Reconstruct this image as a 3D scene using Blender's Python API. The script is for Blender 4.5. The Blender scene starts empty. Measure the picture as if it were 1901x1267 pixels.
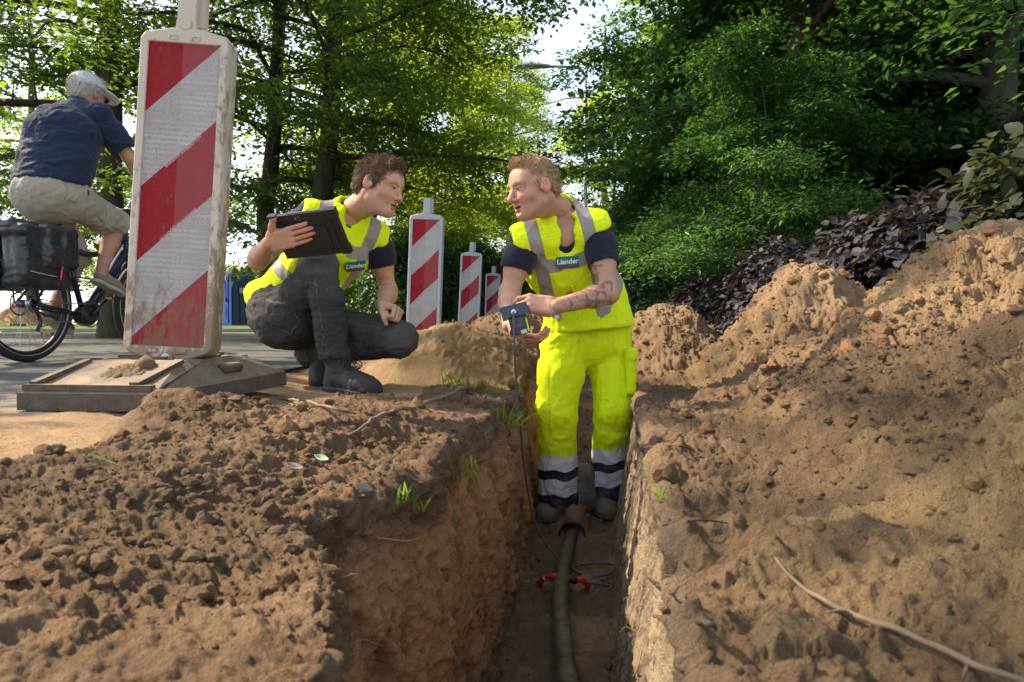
import bpy, bmesh, math, random
import numpy as np
from mathutils import Vector, Matrix
R = math.radians
random.seed(7); rng = np.random.default_rng(7)
scene = bpy.context.scene
C = scene.collection

# ---------------------------------------------------------------- camera
FPX, CX, CY = 1267.0, 950.5, 633.5        # focal length and centre in photo pixels
CZ = 0.24                                  # camera height above the road
TILT = math.atan(33.5 / FPX)               # looking slightly down, horizon at y=600
cam_d = bpy.data.cameras.new('camera'); cam = bpy.data.objects.new('camera', cam_d); C.objects.link(cam)
cam.location = (0, 0, CZ); cam.rotation_euler = (R(90) - TILT, 0, 0)
cam_d.sensor_width = 36; cam_d.lens = 24.0; cam_d.clip_start = 0.05; cam_d.clip_end = 600
cam_d.dof.use_dof = True; cam_d.dof.focus_distance = 3.0; cam_d.dof.aperture_fstop = 9.0
scene.camera = cam
# ---------------------------------------------------------------- light
SUN = Vector((-0.70, 0.20, 0.68)).normalized()
w = bpy.data.worlds.new('World'); scene.world = w; w.use_nodes = True
nt = w.node_tree; bg = nt.nodes['Background']
sky = nt.nodes.new('ShaderNodeTexSky'); sky.sky_type = 'NISHITA'; sky.sun_disc = False
sky.sun_elevation = math.asin(SUN.z); sky.sun_rotation = math.atan2(SUN.x, SUN.y)
sky.air_density = 1.0; sky.dust_density = 1.0; sky.ozone_density = 0.7
hs = nt.nodes.new('ShaderNodeHueSaturation'); hs.inputs['Saturation'].default_value = 0.6
nt.links.new(sky.outputs[0], hs.inputs['Color']); nt.links.new(hs.outputs[0], bg.inputs[0])
bg.inputs[1].default_value = 0.15
sl = bpy.data.lights.new('sun', 'SUN'); sl.energy = 4.8; sl.angle = R(0.6); sl.color = (1.0, 0.84, 0.61)
so = bpy.data.objects.new('sun', sl); C.objects.link(so)
so.rotation_euler = (-SUN).to_track_quat('-Z', 'Y').to_euler(); so.location = (-6, 4, 8)
scene.view_settings.view_transform = 'Standard'; scene.view_settings.look = 'None'
scene.view_settings.exposure = 1.38; scene.view_settings.gamma = 1.0
scene.render.engine = 'CYCLES'
scene.cycles.max_bounces = 6; scene.cycles.transparent_max_bounces = 6

# ---------------------------------------------------------------- helpers
def W(px, py, D):
    """photo pixel at depth D (metres along the view axis) -> point in the world"""
    xc = (px - CX) / FPX * D; yc = (CY - py) / FPX * D
    c, s = math.cos(TILT), math.sin(TILT)
    return np.array([xc, D * c + yc * s, CZ + yc * c - D * s])
def proj(P):
    P = np.asarray(P, float); c, s = math.cos(TILT), math.sin(TILT)
    y = P[..., 1]; z = P[..., 2] - CZ
    D = y * c - z * s; yc = y * s + z * c
    return CX + P[..., 0] / D * FPX, CY - yc / D * FPX, D
def unit(v): v = np.asarray(v, float); return v / (np.linalg.norm(v) + 1e-12)
def tag(o, label=None, cat=None, group=None, kind=None):
    if label: o['label'] = label
    if cat: o['category'] = cat
    if group: o['group'] = group
    if kind: o['kind'] = kind
    return o
def empty(name, loc, label=None, cat=None, group=None, rot=(0, 0, 0)):
    o = bpy.data.objects.new(name, None); C.objects.link(o); o.location = loc; o.rotation_euler = rot
    o.empty_display_size = 0.1
    bpy.context.view_layer.update()
    return tag(o, label, cat, group)
def link(name, me, mat=None, parent=None, world=True):
    """link mesh data; with world=True its coordinates are world ones even under a parent"""
    o = bpy.data.objects.new(name, me); C.objects.link(o)
    if mat is not None:
        for m in (mat if isinstance(mat, (list, tuple)) else [mat]): me.materials.append(m)
    if parent is not None:
        o.parent = parent
        if world:
            bpy.context.view_layer.update(); o.matrix_parent_inverse = parent.matrix_world.inverted()
    return o
def copy_tree(o, parent=None):
    c = o.copy(); C.objects.link(c); c.parent = parent
    for ch in list(o.children): copy_tree(ch, c)
    return c
def mesh_np(name, V, F, smooth=True, attrs=None, mats=None):
    """V (n,3), F (m,k) arrays -> mesh"""
    V = np.asarray(V, np.float32); F = np.asarray(F, np.int32); k = F.shape[1]
    me = bpy.data.meshes.new(name)
    me.vertices.add(len(V)); me.vertices.foreach_set('co', V.ravel())
    me.loops.add(F.size); me.loops.foreach_set('vertex_index', F.ravel())
    me.polygons.add(len(F)); me.polygons.foreach_set('loop_start', np.arange(0, F.size, k, dtype=np.int32))
    if mats is not None: me.polygons.foreach_set('material_index', np.asarray(mats, np.int32))
    me.polygons.foreach_set('use_smooth', np.full(len(F), smooth))
    me.update(calc_edges=True)
    for n, a in (attrs or {}).items():
        a = np.asarray(a, np.float32)
        if a.ndim == 1:
            t = me.attributes.new(n, 'FLOAT', 'POINT'); t.data.foreach_set('value', a)
        else:
            if a.shape[1] == 3: a = np.c_[a, np.ones(len(a), np.float32)]
            t = me.attributes.new(n, 'FLOAT_COLOR', 'POINT'); t.data.foreach_set('color', a.ravel())
    return me
def bm_mesh(name, bm, smooth=False, bevel=0, seg=2, angle=30):
    if bevel:
        es = [e for e in bm.edges if len(e.link_faces) == 2 and e.calc_face_angle(0) > R(angle)]
        bmesh.ops.bevel(bm, geom=es, offset=bevel, segments=seg, profile=0.6, affect='EDGES', clamp_overlap=True)
    bmesh.ops.recalc_face_normals(bm, faces=bm.faces)
    me = bpy.data.meshes.new(name); bm.to_mesh(me); bm.free()
    for p in me.polygons: p.use_smooth = smooth
    return me
def box(bm, c, s, rot=None):
    """box with centre c and full size s, optional 3x3 rotation"""
    vs = []
    for dx in (-.5, .5):
        for dy in (-.5, .5):
            for dz in (-.5, .5):
                v = Vector((dx * s[0], dy * s[1], dz * s[2]))
                if rot is not None: v = rot @ v
                vs.append(bm.verts.new(v + Vector(c)))
    for f in ((0, 1, 3, 2), (4, 6, 7, 5), (0, 4, 5, 1), (2, 3, 7, 6), (0, 2, 6, 4), (1, 5, 7, 3)):
        bm.faces.new([vs[i] for i in f])
def prism(bm, pts, y0, y1):
    """outline in x,z extruded along y"""
    a = [bm.verts.new((p[0], y0, p[1])) for p in pts]; b = [bm.verts.new((p[0], y1, p[1])) for p in pts]
    n = len(pts); bm.faces.new(a); bm.faces.new(b[::-1])
    for i in range(n): bm.faces.new((a[i], b[i], b[(i + 1) % n], a[(i + 1) % n]))
def tube_np(pts, rad, n=10, close=True):
    """tapered tube through pts -> V, F(quads)"""
    pts = np.asarray(pts, float); m = len(pts)
    rad = np.full(m, rad) if np.isscalar(rad) else np.asarray(rad, float)
    T = np.gradient(pts, axis=0); T /= np.linalg.norm(T, axis=1)[:, None] + 1e-12
    ref = np.array([0, 0, 1.]) if abs(T[0, 2]) < .9 else np.array([1., 0, 0])
    V = []; u = unit(np.cross(T[0], ref))
    for i in range(m):
        u = unit(u - T[i] * np.dot(u, T[i])); v = np.cross(T[i], u)
        a = np.linspace(0, 2 * np.pi, n, endpoint=False)
        V.append(pts[i] + rad[i] * (np.cos(a)[:, None] * u + np.sin(a)[:, None] * v))
    V = np.concatenate(V); F = []
    i0 = np.arange(m - 1)[:, None] * n; j = np.arange(n)[None]
    F = np.stack([i0 + j, i0 + (j + 1) % n, i0 + n + (j + 1) % n, i0 + n + j], -1).reshape(-1, 4)
    if close:
        V = np.vstack([V, pts[:1], pts[-1:]]); a = len(V) - 2; b = a + 1; jj = np.arange(n)
        F = np.vstack([F, np.stack([np.full(n, a), (jj + 1) % n, jj, np.full(n, a)], -1)[:, [0, 1, 2, 2]],
                       np.stack([np.full(n, b), (m - 1) * n + jj, (m - 1) * n + (jj + 1) % n, np.full(n, b)], -1)[:, [0, 1, 2, 2]]])
    return V, F
def cat_parts(parts):
    Vs, Fs, o = [], [], 0
    for V, F in parts: Vs.append(V); Fs.append(F + o); o += len(V)
    return np.concatenate(Vs), np.concatenate(Fs)
def quads_clean(name, V, F, smooth=True, attrs=None):
    """quads where the last two indices may coincide (a triangle)"""
    tri = F[:, 2] == F[:, 3]
    T = np.vstack([F[~tri][:, [0, 1, 2]], F[~tri][:, [0, 2, 3]], F[tri][:, :3]])
    return mesh_np(name, V, T, smooth, attrs)
def curve_pts(P, n=24):
    """Catmull-Rom through control points"""
    P = np.asarray(P, float); Q = np.vstack([2 * P[0] - P[1], P, 2 * P[-1] - P[-2]]); out = []
    for i in range(1, len(Q) - 2):
        t = np.linspace(0, 1, max(2, n // (len(P) - 1)), endpoint=False)[:, None]
        a, b, c, d = Q[i - 1], Q[i], Q[i + 1], Q[i + 2]
        out.append(.5 * (2 * b + (c - a) * t + (2 * a - 5 * b + 4 * c - d) * t ** 2 + (3 * b - a - 3 * c + d) * t ** 3))
    return np.vstack(out + [P[-1:]])
def tube(name, P, rad, mat, parent=None, n=10, steps=24, world=True, smooth=True):
    pts = curve_pts(P, steps) if len(P) > 2 else np.asarray(P, float)
    if not np.isscalar(rad): rad = np.interp(np.linspace(0, 1, len(pts)), np.linspace(0, 1, len(rad)), rad)
    V, F = tube_np(pts, rad, n)
    return link(name, quads_clean(name, V, F, smooth), mat, parent, world)

# noise -----------------------------------------------------------
def _h(ix, iy, iz, s):
    h = (ix.astype(np.int64) * 374761393 + iy.astype(np.int64) * 668265263 + iz.astype(np.int64) * 2147483647 + s * 974634777) & 0xFFFFFFFF
    h = ((h ^ (h >> 13)) * 1274126177) & 0xFFFFFFFF
    h = ((h ^ (h >> 16)) * 2246822519) & 0xFFFFFFFF
    return ((h ^ (h >> 15)) & 0xFFFFFF) / float(0xFFFFFF)
def vnoise(P, s=0):
    P = np.asarray(P); I = np.floor(P).astype(np.int64); f = P - I; f = f * f * f * (f * (f * 6 - 15) + 10)
    r = 0
    for dx in (0, 1):
        wx = f[..., 0] if dx else 1 - f[..., 0]
        for dy in (0, 1):
            wy = f[..., 1] if dy else 1 - f[..., 1]
            for dz in (0, 1):
                wz = f[..., 2] if dz else 1 - f[..., 2]
                r = r + wx * wy * wz * _h(I[..., 0] + dx, I[..., 1] + dy, I[..., 2] + dz, s)
    return r * 2 - 1
def fbm(P, octv=4, s=0, gain=.5, ridged=False):
    a, r, t = 1., 0, 0
    for o in range(octv):
        n = vnoise(P * 2.03 ** o + 17.3 * o, s + o)
        if ridged: n = 1 - 2 * np.abs(n)
        r = r + a * n; t += a; a *= gain
    return r / t
def worley2(x, y, s=0):
    """distance to the nearest point and that point's random value"""
    ix = np.floor(x).astype(np.int64); iy = np.floor(y).astype(np.int64)
    best = np.full(x.shape, 9.); val = np.zeros(x.shape); z = np.zeros_like(ix)
    for dx in (-1, 0, 1):
        for dy in (-1, 0, 1):
            a = ix + dx; b = iy + dy
            d = np.hypot(a + _h(a, b, z, s) - x, b + _h(a, b, z, s + 1) - y)
            m = d < best; best = np.where(m, d, best); val = np.where(m, _h(a, b, z, s + 2), val)
    return best, val
def sstep(a, b, x): t = np.clip((x - a) / (b - a), 0, 1); return t * t * (3 - 2 * t)
def vnormals(V, F):
    n = np.zeros_like(V)
    a, b, c = V[F[:, 0]], V[F[:, 1]], V[F[:, 2]]
    fn = np.cross(b - a, c - a)
    for i in range(F.shape[1]): np.add.at(n, F[:, i], fn)
    return n / (np.linalg.norm(n, axis=1)[:, None] + 1e-12)

# materials --------------------------------------------------------
class NB:
    def __init__(s, name):
        s.m = bpy.data.materials.new(name); s.m.use_nodes = True; s.t = s.m.node_tree; s.n = s.t.nodes
        s.b = s.n['Principled BSDF']; s.out = s.n['Material Output']
    def new(s, ty, **kw):
        n = s.n.new('ShaderNode' + ty)
        for k, v in kw.items(): setattr(n, k, v)
        return n
    def set(s, sock, v):
        if hasattr(v, 'is_output') or isinstance(v, bpy.types.NodeSocket): s.t.links.new(v, sock)
        else:
            if sock.type == 'RGBA' and len(v) == 3: v = (*v, 1)
            sock.default_value = v
    def math(s, op, a, b=None, c=None):
        n = s.new('Math', operation=op); s.set(n.inputs[0], a)
        if b is not None: s.set(n.inputs[1], b)
        if c is not None: s.set(n.inputs[2], c)
        return n.outputs[0]
    def mix(s, f, a, b, mode='MIX'):
        n = s.new('Mix', data_type='RGBA', blend_type=mode); s.set(n.inputs[0], f); s.set(n.inputs[6], a); s.set(n.inputs[7], b)
        return n.outputs[2]
    def ramp(s, f, stops):
        n = s.new('ValToRGB'); s.set(n.inputs[0], f); e = n.color_ramp.elements
        while len(e) < len(stops): e.new(.5)
        for el, (p, c) in zip(e, stops): el.position = p; el.color = (*c, 1) if len(c) == 3 else c
        return n.outputs[0]
    def rng(s, f, a, b, c=0., d=1.):
        n = s.new('MapRange'); s.set(n.inputs[0], f)
        for i, v in enumerate((a, b, c, d)): n.inputs[1 + i].default_value = v
        return n.outputs[0]
    def coord(s, which='Object'): return s.new('TexCoord').outputs[which]
    def noise(s, vec, scale, detail=4, rough=.55, out=0):
        n = s.new('TexNoise'); s.set(n.inputs['Vector'], vec); n.inputs['Scale'].default_value = scale
        n.inputs['Detail'].default_value = detail; n.inputs['Roughness'].default_value = rough
        return n.outputs[out]
    def vor(s, vec, scale, feature='F1', out=0):
        n = s.new('TexVoronoi', feature=feature); s.set(n.inputs['Vector'], vec); n.inputs['Scale'].default_value = scale
        return n.outputs[out]
    def scalev(s, vec, sc):
        n = s.new('Mapping'); s.set(n.inputs[0], vec); n.inputs['Scale'].default_value = sc; return n.outputs[0]
    def attr(s, name, out='Color'): return s.new('Attribute', attribute_name=name).outputs[out]
    def sep(s, v): return s.new_sep(v)
    def new_sep(s, v):
        n = s.new('SeparateXYZ'); s.set(n.inputs[0], v); return n.outputs
    def bump(s, h, dist, strength=1.):
        n = s.new('Bump'); n.inputs['Strength'].default_value = strength; n.inputs['Distance'].default_value = dist
        s.set(n.inputs['Height'], h); s.t.links.new(n.outputs[0], s.b.inputs['Normal']); return n
    def base(s, col, rough=.6, metal=0., spec=None):
        s.set(s.b.inputs['Base Color'], col); s.set(s.b.inputs['Roughness'], rough); s.set(s.b.inputs['Metallic'], metal)
        if spec is not None: s.b.inputs['Specular IOR Level'].default_value = spec
        return s
def simple(name, col, rough=.5, metal=0., var=.25, scale=30, bump=0., spec=None):
    """plain surface with a little mottling in colour and gloss"""
    k = NB(name); co = k.coord(); n = k.noise(co, scale, 5)
    c = k.mix(n, tuple(x * (1 - var) for x in col), tuple(min(1, x * (1 + var)) for x in col))
    k.base(c, k.rng(n, 0, 1, max(0, rough - .12), min(1, rough + .12)), metal, spec)
    if bump: k.bump(n, bump)
    return k.m
def cloth(name, col, rough=.85, weave=900, var=.18, spec=.2, sheen=.15):
    k = NB(name); co = k.coord(); n = k.noise(co, 9, 5); w_ = k.noise(co, weave, 2)
    c = k.mix(n, tuple(x * (1 - var) for x in col), tuple(min(1, x * (1 + var)) for x in col))
    c = k.mix(k.rng(w_, .3, .7, 0, .35), c, tuple(x * .7 for x in col))
    k.base(c, rough, 0, spec); k.bump(w_, .0008)
    k.b.inputs['Sheen Weight'].default_value = sheen
    return k.m
# ---------------------------------------------------------------- signed-distance modelling
class Vol:
    def __init__(s, lo, hi, h):
        s.lo = np.array(lo, float); s.h = h
        s.n = np.ceil((np.array(hi) - s.lo) / h).astype(int) + 1
        s.D = np.full(s.n, 9., np.float32)
        s.ax = [s.lo[i] + h * np.arange(s.n[i]) for i in range(3)]
    def put(s, fn, lo, hi, k=.01, op='u'):
        m = k + 3 * s.h
        a = np.clip(np.floor((np.array(lo) - m - s.lo) / s.h).astype(int), 0, s.n); b = np.clip(np.ceil((np.array(hi) + m - s.lo) / s.h).astype(int) + 1, 0, s.n)
        if (b <= a).any(): return
        sl = tuple(slice(a[i], b[i]) for i in range(3))
        P = np.stack(np.meshgrid(*[s.ax[i][sl[i]] for i in range(3)], indexing='ij'), -1)
        d = fn(P); o = s.D[sl]
        if op == 'u':
            hh = np.maximum(k - np.abs(o - d), 0) / k; s.D[sl] = np.minimum(o, d) - hh * hh * k * .25
        elif op == 's':
            d = -d; hh = np.maximum(k - np.abs(o - d), 0) / k; s.D[sl] = np.maximum(o, d) + hh * hh * k * .25
        elif op == 'i':
            hh = np.maximum(k - np.abs(o - d), 0) / k; s.D[sl] = np.maximum(o, d) + hh * hh * k * .25
    def cone(s, a, b, r1, r2, k=.01, op='u'):
        a = np.array(a, float); b = np.array(b, float); ba = b - a; L = ba @ ba + 1e-12
        def fn(P):
            pa = P - a; t = np.clip(pa @ ba / L, 0, 1)
            return np.linalg.norm(pa - t[..., None] * ba, axis=-1) - (r1 + (r2 - r1) * t)
        r = max(r1, r2); s.put(fn, np.minimum(a, b) - r, np.maximum(a, b) + r, k, op)
    def chain(s, pts, rs, k=.01):
        for i in range(len(pts) - 1): s.cone(pts[i], pts[i + 1], rs[i], rs[i + 1], k)
    def econe(s, a, b, side, r1, r2, k=.02, op='u'):
        """cone of elliptic section: (half width along side, half width across)"""
        a = np.array(a, float); b = np.array(b, float); ba = b - a; L = np.linalg.norm(ba); ax = ba / L
        u = unit(np.array(side) - ax * np.dot(side, ax)); v = np.cross(ax, u)
        def fn(P):
            pa = P - a; y = pa @ ax; t = np.clip(y / L, 0, 1); q = pa - (t * L)[..., None] * ax
            rx = r1[0] + (r2[0] - r1[0]) * t; ry = r1[1] + (r2[1] - r1[1]) * t
            m = np.minimum(rx, ry)
            return (np.sqrt((q @ u / rx) ** 2 + (q @ v / ry) ** 2 + (q @ ax / m) ** 2) - 1) * m
        r = max(*r1, *r2); s.put(fn, np.minimum(a, b) - r, np.maximum(a, b) + r, k, op)
    def ell(s, c, rad, rot=None, k=.01, op='u'):
        c = np.array(c, float); rad = np.array(rad, float); M = np.eye(3) if rot is None else np.array(rot)
        def fn(P):
            q = (P - c) @ M.T; k0 = np.linalg.norm(q / rad, axis=-1); k1 = np.linalg.norm(q / rad ** 2, axis=-1)
            return np.where(k1 > 1e-6, k0 * (k0 - 1) / np.maximum(k1, 1e-6), -rad.min())
        r = rad.max(); s.put(fn, c - r, c + r, k, op)
    def rbox(s, c, half, rot=None, r=.01, k=.01, op='u'):
        """rows of rot are the box axes"""
        c = np.array(c, float); half = np.array(half, float) - r; M = np.eye(3) if rot is None else np.array(rot)
        def fn(P):
            q = np.abs((P - c) @ M.T) - half
            return np.linalg.norm(np.maximum(q, 0), axis=-1) + np.minimum(q.max(-1), 0) - r
        rr = np.linalg.norm(half + r); s.put(fn, c - rr, c + rr, k, op)
    def plane(s, p, n, k=.004):
        """keep what lies behind the plane"""
        n = unit(n); p = np.array(p); s.put(lambda P: (P - p) @ n, s.lo, s.lo + s.h * s.n, k, 'i')
    def mesh(s):
        D = s.D; I = D < 0; nx, ny, nz = D.shape
        def cut(A, o): return A[o[0]:nx - 1 + o[0], o[1]:ny - 1 + o[1], o[2]:nz - 1 + o[2]]
        cs = [(i, j, k) for i in (0, 1) for j in (0, 1) for k in (0, 1)]
        cnt = sum(cut(I, o).astype(np.int8) for o in cs); M = (cnt > 0) & (cnt < 8)
        idx = np.full(M.shape, -1, np.int64); idx[M] = np.arange(M.sum())
        base = np.argwhere(M).astype(float); S = np.zeros_like(base); N = np.zeros(len(base))
        vals = {o: cut(D, o)[M] for o in cs}
        for o in cs:
            for a in range(3):
                if o[a] == 0:
                    p = list(o); p[a] = 1; p = tuple(p); d1, d2 = vals[o], vals[p]
                    x = (d1 < 0) != (d2 < 0); t = np.where(x, d1 / np.where(d1 == d2, 1, d1 - d2), 0)
                    q = np.array(o, float)[None].repeat(len(base), 0); q[:, a] += t
                    S += q * x[:, None]; N += x
        V = s.lo + s.h * (base + S / N[:, None])
        Fs = []
        for a in range(3):
            b, c = (a + 1) % 3, (a + 2) % 3
            sl0 = [slice(None)] * 3; sl1 = [slice(None)] * 3; sl0[a] = slice(0, -1); sl1[a] = slice(1, None)
            A, B = I[tuple(sl0)], I[tuple(sl1)]; e = A != B
            g = np.argwhere(e); 
            ok = (g[:, b] > 0) & (g[:, c] > 0) & (g[:, b] < D.shape[b] - 1) & (g[:, c] < D.shape[c] - 1); g = g[ok]
            if not len(g): continue
            fl = A[tuple(g.T)]
            eb = np.zeros(3, int); eb[b] = 1; ec = np.zeros(3, int); ec[c] = 1
            q = [idx[tuple((g - d).T)] for d in (0 * eb, eb, eb + ec, ec)]
            q = np.stack(q, -1); q[~fl] = q[~fl][:, ::-1]
            Fs.append(q)
        F = np.concatenate(Fs); F = F[(F >= 0).all(1)]
        a, b_, c_ = V[F[:, 0]], V[F[:, 1]], V[F[:, 2]]
        if np.einsum('ij,ij->i', a - V.mean(0), np.cross(b_ - a, c_ - a)).sum() < 0: F = F[:, ::-1]
        return V, np.ascontiguousarray(F)
def relax(V, F, it=2, lam=.5):
    for _ in range(it):
        S = np.zeros_like(V); N = np.zeros(len(V)); k = F.shape[1]
        for i in range(k):
            a, b = F[:, i], F[:, (i + 1) % k]
            for ax in range(3): S[:, ax] += np.bincount(a, V[b, ax], len(V)) + np.bincount(b, V[a, ax], len(V))
            N += np.bincount(a, minlength=len(V)) + np.bincount(b, minlength=len(V))
        V = V + lam * (S / np.maximum(N, 1)[:, None] - V)
    return V
def bounds(pts, m): p = np.array(pts); return p.min(0) - m, p.max(0) + m
def surf_at(V, N, px, py, r=7):
    """front-most point of a mesh seen at a photo pixel, and its normal"""
    x, y, D = proj(V); m = (np.hypot(x - px, y - py) < r)
    if not m.any(): return None, None
    d0 = D[m].min(); m &= D < d0 + .03
    return V[m].mean(0), unit(N[m].mean(0))
def wrinkle(V, F, amp=.004, scale=22, s=0, stretch=(1, 1, .45)):
    N = vnormals(V, F); P = V * np.array(stretch) * scale
    P = P + .6 * fbm(V * 9, 2, s + 9)[:, None]
    n = fbm(P, 3, s, .5, True)
    return V + N * (amp * n)[:, None]
def frame(fwd, up):
    """rows: right (x), forward (y), up (z) of a local frame in world axes"""
    f = unit(fwd); u = unit(np.array(up) - f * np.dot(up, f)); r = np.cross(f, u)
    return np.array([r, f, u])
def to_world(V, M, o, sc=1.): return V @ M * sc + np.array(o)

# ---------------------------------------------------------------- heads and hands
def head_mesh(pos, M, neck, sc=1., jaw=1., mouth_open=.4, eyecol=(.1, .16, .2), brow=(.2, .13, .08), skin=(.52, .29, .2), nose=1., stub=.25, h=.0026):
    """head with face and neck; local y is where the face looks, z up. neck = world point at the base of the neck"""
    nb = (np.array(neck) - np.array(pos)) @ M.T / sc
    lo, hi = bounds([(-.105, -.13, -.15), (.105, .15, .14), nb * .98], .02)
    v = Vol(lo, hi, h)
    v.ell((0, -.018, .038), (.074, .096, .083), k=.02)
    v.ell((0, .028, -.02), (.06 * jaw, .062, .085), k=.03)
    for s in (-1, 1):
        v.cone((s * .047 * jaw, -.002, -.062), (s * .014, .066, -.102), .016, .015, k=.03)
        v.cone((s * .05, .045, -.03), (s * .028, .074, -.032), .018, .012, k=.02)
        v.cone((s * .012, .083, .02), (s * .045, .07, .022), .010, .009, k=.014)
    v.ell((0, .07, -.1), (.021, .016, .016), k=.022)
    v.ell((0, .052, .04), (.055, .035, .04), k=.03)
    v.cone((0, .058, -.06), (0, .07, -.075), .026, .02, k=.03)
    for s in (-1, 1): v.ell((s * .031, .094, .003), (.017, .012, .0115), k=.012, op='s')
    for s in (-1, 1):
        v.ell((s * .031, .0735, .001), (.0135, .0125, .0125), k=.003)
        v.cone((s * .018, .0825, .0058), (s * .045, .0745, .0042), .0052, .0045, k=.005)     # upper lid
        v.cone((s * .02, .081, -.0105), (s * .043, .075, -.009), .004, .003, k=.007)
    v.cone((0, .084, .012), (0, .108 * nose, -.03), .0085, .0105, k=.012)
    v.ell((0, .108 * nose, -.034), (.0115, .012, .010), k=.008)
    for s in (-1, 1): v.ell((s * .0125, .096, -.038), (.0085, .011, .008), k=.007)
    for s in (-1, 1): v.ell((s * .008, .102, -.046), (.0035, .005, .004), k=.003, op='s')
    v.cone((-.018, .083, -.0605), (.018, .083, -.0605), .0055, .0055, k=.006); v.ell((0, .088, -.0605), (.014, .006, .0045), k=.006)
    v.cone((-.015, .083, -.0745 - .004 * mouth_open), (.015, .083, -.0745 - .004 * mouth_open), .006, .006, k=.006)
    v.ell((0, .090, -.0670 - .002 * mouth_open), (.0225, .012, .0013 + .005 * mouth_open), k=.003, op='s')
    v.ell((0, .095, -.086), (.018, .012, .006), k=.01, op='s')
    a = .35
    for s in (-1, 1):
        Rr = np.array([[math.cos(s * a), math.sin(s * a), 0], [-math.sin(s * a), math.cos(s * a), 0], [0, 0, 1]])
        v.ell((s * .079, -.012, -.006), (.0085, .019, .031), Rr, k=.008)
        v.ell((s * .087, -.006, .0), (.006, .010, .019), Rr, k=.005, op='s')
        v.ell((s * .077, .006, -.014), (.006, .006, .009), k=.005)
    v.cone((0, -.035, -.05), nb, .048, .053, k=.035)
    v.cone((0, .022, -.085), nb + np.array([0, .04, 0]), .026, .02, k=.04)
    for s in (-1, 1): v.cone((s * .052, -.03, -.045), nb + np.array([s * .02, .045, 0.01]), .012, .011, k=.02)
    V, F = v.mesh(); V = relax(V, F, 1, .4)
    # colours of the skin, with crease shade beside the mouth painted in
    x, y, z = V.T; ax = np.abs(x)
    col = np.tile(np.array(skin), (len(V), 1)); col *= (1 + .10 * fbm(V * 60, 3, 3) + .08 * fbm(V * 15, 2, 5))[:, None]
    def blend(m, c): m = np.clip(m, 0, 1)[:, None]; col[:] = col * (1 - m) + np.array(c) * m
    fr = y > .03
    blend(.35 * np.exp(-((ax - .045) ** 2 + (z + .03) ** 2) / .0006) * fr, (.58, .22, .16))
    blend(.4 * np.exp(-(ax ** 2 + (z + .032) ** 2) / .0003) * (y > .09), (.6, .22, .17))
    blend(.45 * (ax > .072) * (np.abs(z) < .04), (.62, .24, .17))
    blend(stub * sstep(-.045, -.065, z) * (y > .0) * (z > -.13), (.30, .19, .13))
    lip = np.exp(-((z + .061) / .006) ** 2) + np.exp(-((z + .0755 + .004 * mouth_open) / .006) ** 2)
    blend(.8 * lip * (ax < .022) * (y > .076), (.48, .17, .14))
    blend(1. * (ax < .019) * (np.abs(z + .067 + .002 * mouth_open) < .0012 + .004 * mouth_open) * (y < .088) * (y > .05), (.12, .03, .025))
    e = (((ax - .031) ** 2 + (y - .0735) ** 2 + (z - .001) ** 2) < .0140 ** 2) & (y > .076) & (z < .0030) & (z > -.0055)
    blend(1. * e, (.42, .38, .35)); blend(1. * (e & (np.hypot(ax - .031, z - .0) < .0068)), eyecol)
    blend(1. * (e & (np.hypot(ax - .031, z) < .0038)), (.01, .01, .01))
    blend(.85 * (np.abs(z - .0042 - .06 * (.031 - ax) * 0) < .0022) * (ax > .017) * (ax < .047) * (y > .06), (.07, .035, .025)); blend(.35 * (np.abs(z + .0075) < .002) * (ax > .018) * (ax < .044) * (y > .06), (.28, .12, .09))
    blend(.22 * np.exp(-((ax - .027 - .25 * (-.045 - z)) / .005) ** 2) * (z < -.035) * (z > -.075) * (y > .06), (.25, .11, .08))  # shade of the fold from nose to mouth, painted on the skin
    br = np.exp(-((z - .0235 + .25 * (ax - .03) ** 2 / .01) / .0042) ** 2) * (ax > .010) * (ax < .052) * (y > .05)
    blend(.75 * br * (.7 + .5 * fbm(V * 250, 2, 4)), brow)
    return to_world(V, M, pos, sc), F, np.clip(col, .005, .95), V
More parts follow.
